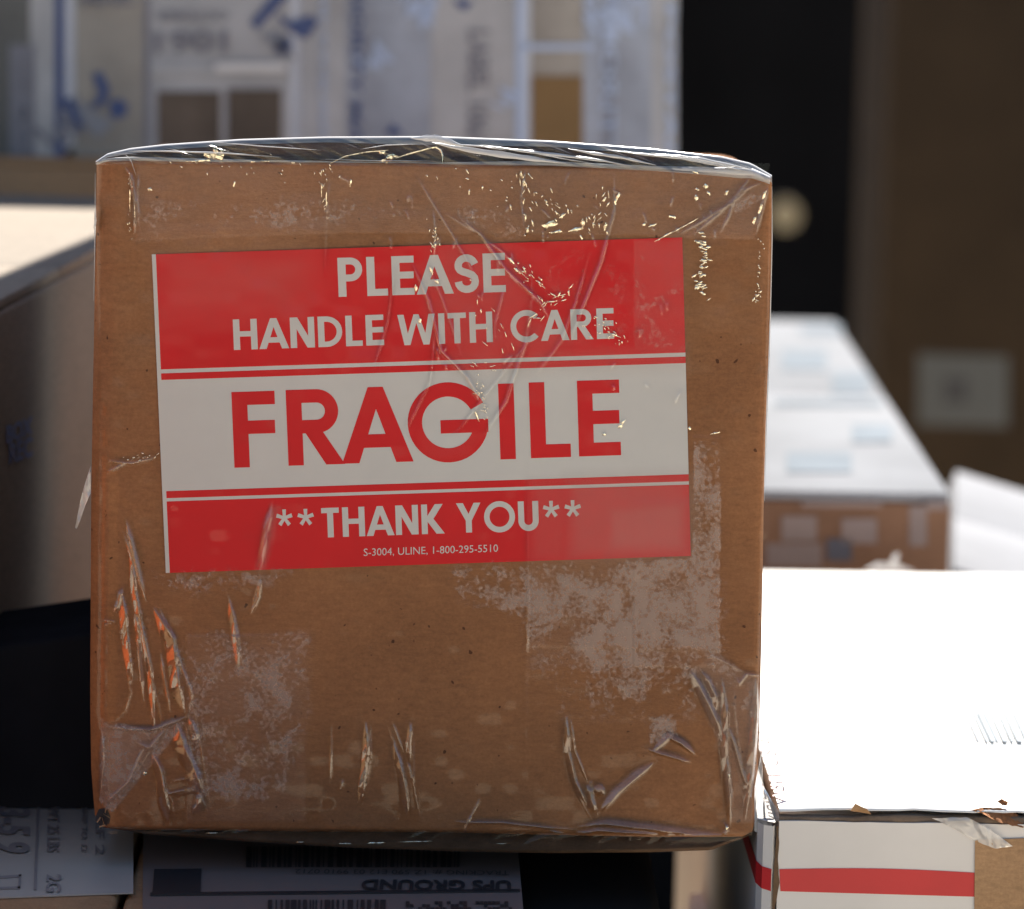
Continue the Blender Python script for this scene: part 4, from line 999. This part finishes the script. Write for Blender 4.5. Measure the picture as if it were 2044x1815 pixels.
flat_txt(FA, ba, 'REF 2', (190, 1706), (192, 1612), (208, 1706), m_grey_ink)
flat_txt(FA, ba, '2G', (92, 1780), (94, 1745), (122, 1780), m_grey_ink)
flat_txt(FA, ba, '3-5 9', (-8, 1700), (-4, 1610), (58, 1704), m_grey_ink, .03)
for p in ([(-40, 1758), (42, 1752), (42, 1756), (-40, 1762)], [(38, 1752), (43, 1752), (40, 1780), (35, 1780)], [(-40, 1778), (40, 1776), (40, 1780), (-40, 1782)]):
    px_slab('label_rule', FA, p, 'z', ZT, .0002, m_grey_ink, ba, sign=1, lift=.0006)
FB = Frame((-.0880, -.120, TZ-.0040-.25), R(0.8))
bb = carton('support_box', FB, (.0905, .270, .25), 'brown box under the fragile box, carrying an upside-down shipping label', m_kraft2, flaps=False)
px_slab('shipping_label', FB, [(286, 1655), (1030, 1655), (1048, 1860), (284, 1860)], 'z', ZT, .0003, flat('shade_toned_paper', (.20, .165, .155), .6, .03, 40), bb, sign=1, lift=.0002)  # label paper darkened for the shade under the overhanging box
flat_txt(FB, bb, 'UPS GROUND', (1020, 1758), (723, 1756), (1020, 1778), m_ink, .03)
flat_txt(FB, bb, 'TRACKING #: 1Z 590 E12 03 9910 0712', (1016, 1738), (590, 1735), (1016, 1747), m_ink, .0)
px_slab('label_rule', FB, [(300, 1788), (1038, 1781), (1038, 1786), (300, 1794)], 'z', ZT, .0002, m_ink, bb, sign=1, lift=.0006)
px_slab('label_mark', FB, [(308, 1742), (402, 1741), (400, 1791), (304, 1792)], 'z', ZT, .0002, m_ink, bb, sign=1, lift=.0007)
def bars(fr, par, u0, u1, v0, v1, mat, seed):
    r = np.random.default_rng(seed); u = u0; V_, F_ = [], []
    while u < u1:
        w_ = r.choice([3, 5, 8, 11])
        q = [fr.hit(a, b_, 'z', ZT+.0008) for a, b_ in ((u, v0), (u+w_, v0), (u+w_-1, v1), (u-1, v1))]
        F_.append([len(V_)+k for k in range(4)]); V_ += q; u += w_+r.choice([3, 5, 7])
    return mesh_obj('barcode', V_, F_, mat, par)
bars(FB, bb, 492, 925, 1690, 1731, m_ink, 3); bars(FB, bb, 535, 765, 1796, 1850, m_ink, 5)
r5 = np.random.default_rng(11); V_, F_ = [], []
for i in range(26):
    for j in range(9):
        if r5.random() < .5:
            u, v = 810+i*8.2, 1799+j*6
            q = [FB.hit(a, b_, 'z', ZT+.0008) for a, b_ in ((u, v), (u+7.4, v), (u+7.4, v+5.4), (u, v+5.4))]
            F_.append([len(V_)+k for k in range(4)]); V_ += q
mesh_obj('matrix_code', V_, F_, m_ink, bb)
# white box deep in the gap between the support box and the mailing box
FC = Frame((.043, -.02, TZ-.30), R(-3))
carton('gap_box', FC, (.06, .20, .245), 'white box low in the gap, between the support box and the mailing box', m_white_board, flaps=False)

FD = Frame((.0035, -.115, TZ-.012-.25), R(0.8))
dk = carton('gap_shade_box', FD, (.0375, .26, .25), 'black box added for the shaded gap under the fragile box, right of the shipping label', flat('gap_shade_black', (.012, .011, .011), .9), flaps=False, bev=.006)  # black filler; the gap's darkness is put into its colour
# ---- pale disc added for a blurred light spot, far back in the dark
q = at(1568, 430, 2.6)
tb = bpy.data.objects.new('light_spot', None); COL.objects.link(tb); tb.location = q
setp(tb, 'added pale disc for a blurred light spot, far back in the dark gap', 'light spot')
V_ = []; n_ = 28
for y, r_ in ((0, 0), (0, .0085), (0, .0095), (.010, .0095)):
    for k in range(n_): V_.append((r_*math.cos(2*math.pi*k/n_), y, r_*math.sin(2*math.pi*k/n_)))
mesh_obj('spot_rim', V_, [(j*n_+k, j*n_+(k+1) % n_, (j+1)*n_+(k+1) % n_, (j+1)*n_+k) for j in (1, 2) for k in range(n_)], m_darkkraft, tb, True)
V2 = [(0, -.0005, 0)]+[(0.0090*math.cos(2*math.pi*k/n_), -.0003, 0.0090*math.sin(2*math.pi*k/n_)) for k in range(n_)]
mesh_obj('spot_disc', V2, [(0, 1+k, 1+(k+1) % n_) for k in range(n_)], flat('light_spot_cream', (.40, .355, .245), .8), tb)

# ---- black curtain added behind everything; its black stands in for unlit space
nw = 160; xs_ = np.linspace(-3, 3, nw); V_ = []
for z in (GZ, CP.z+.25):
    for x in xs_: V_.append((x, 2.9+.03*math.sin(x*21)+.02*math.sin(x*47+1), z))
cu_ = mesh_obj('black_backing', V_, [(k, k+1, nw+k+1, nw+k) for k in range(nw-1)], m_black, None, True)
setp(cu_, 'black curtain added for the dark space behind the boxes', 'backing')

# ---- things just outside the frame that shade and colour the left side
FN = Frame((-.158, -.150, TZ-.10), R(2))
carton('near_shade_box', FN, (.044, .045, .185), 'slim brown carton added at the near left, unseen outside the frame, to shade the pale box', m_kraft2)  # added unseen carton; blocks light from the pale box's side
FO = Frame((-.61, -.52, TZ-.30), R(-8))
carton('orange_crate', FO, (.115, .12, .37), 'orange crate off to the near left, seen only as orange reflections in the tape', flat('orange_paint', (.80, .13, .03), .5, .05, 5))
# an unseen carton added on the parcel, above the frame, whose shade falls between the pale box and the fragile box
FT = Frame((-.088, F5.M.translation.y+.01, F5.M.translation.z+H5+.001), R(0))
carton('shade_carton', FT, (.050, .08, .36), 'narrow tall carton added on the white parcel, unseen above the frame, for its shade', m_kraft2)
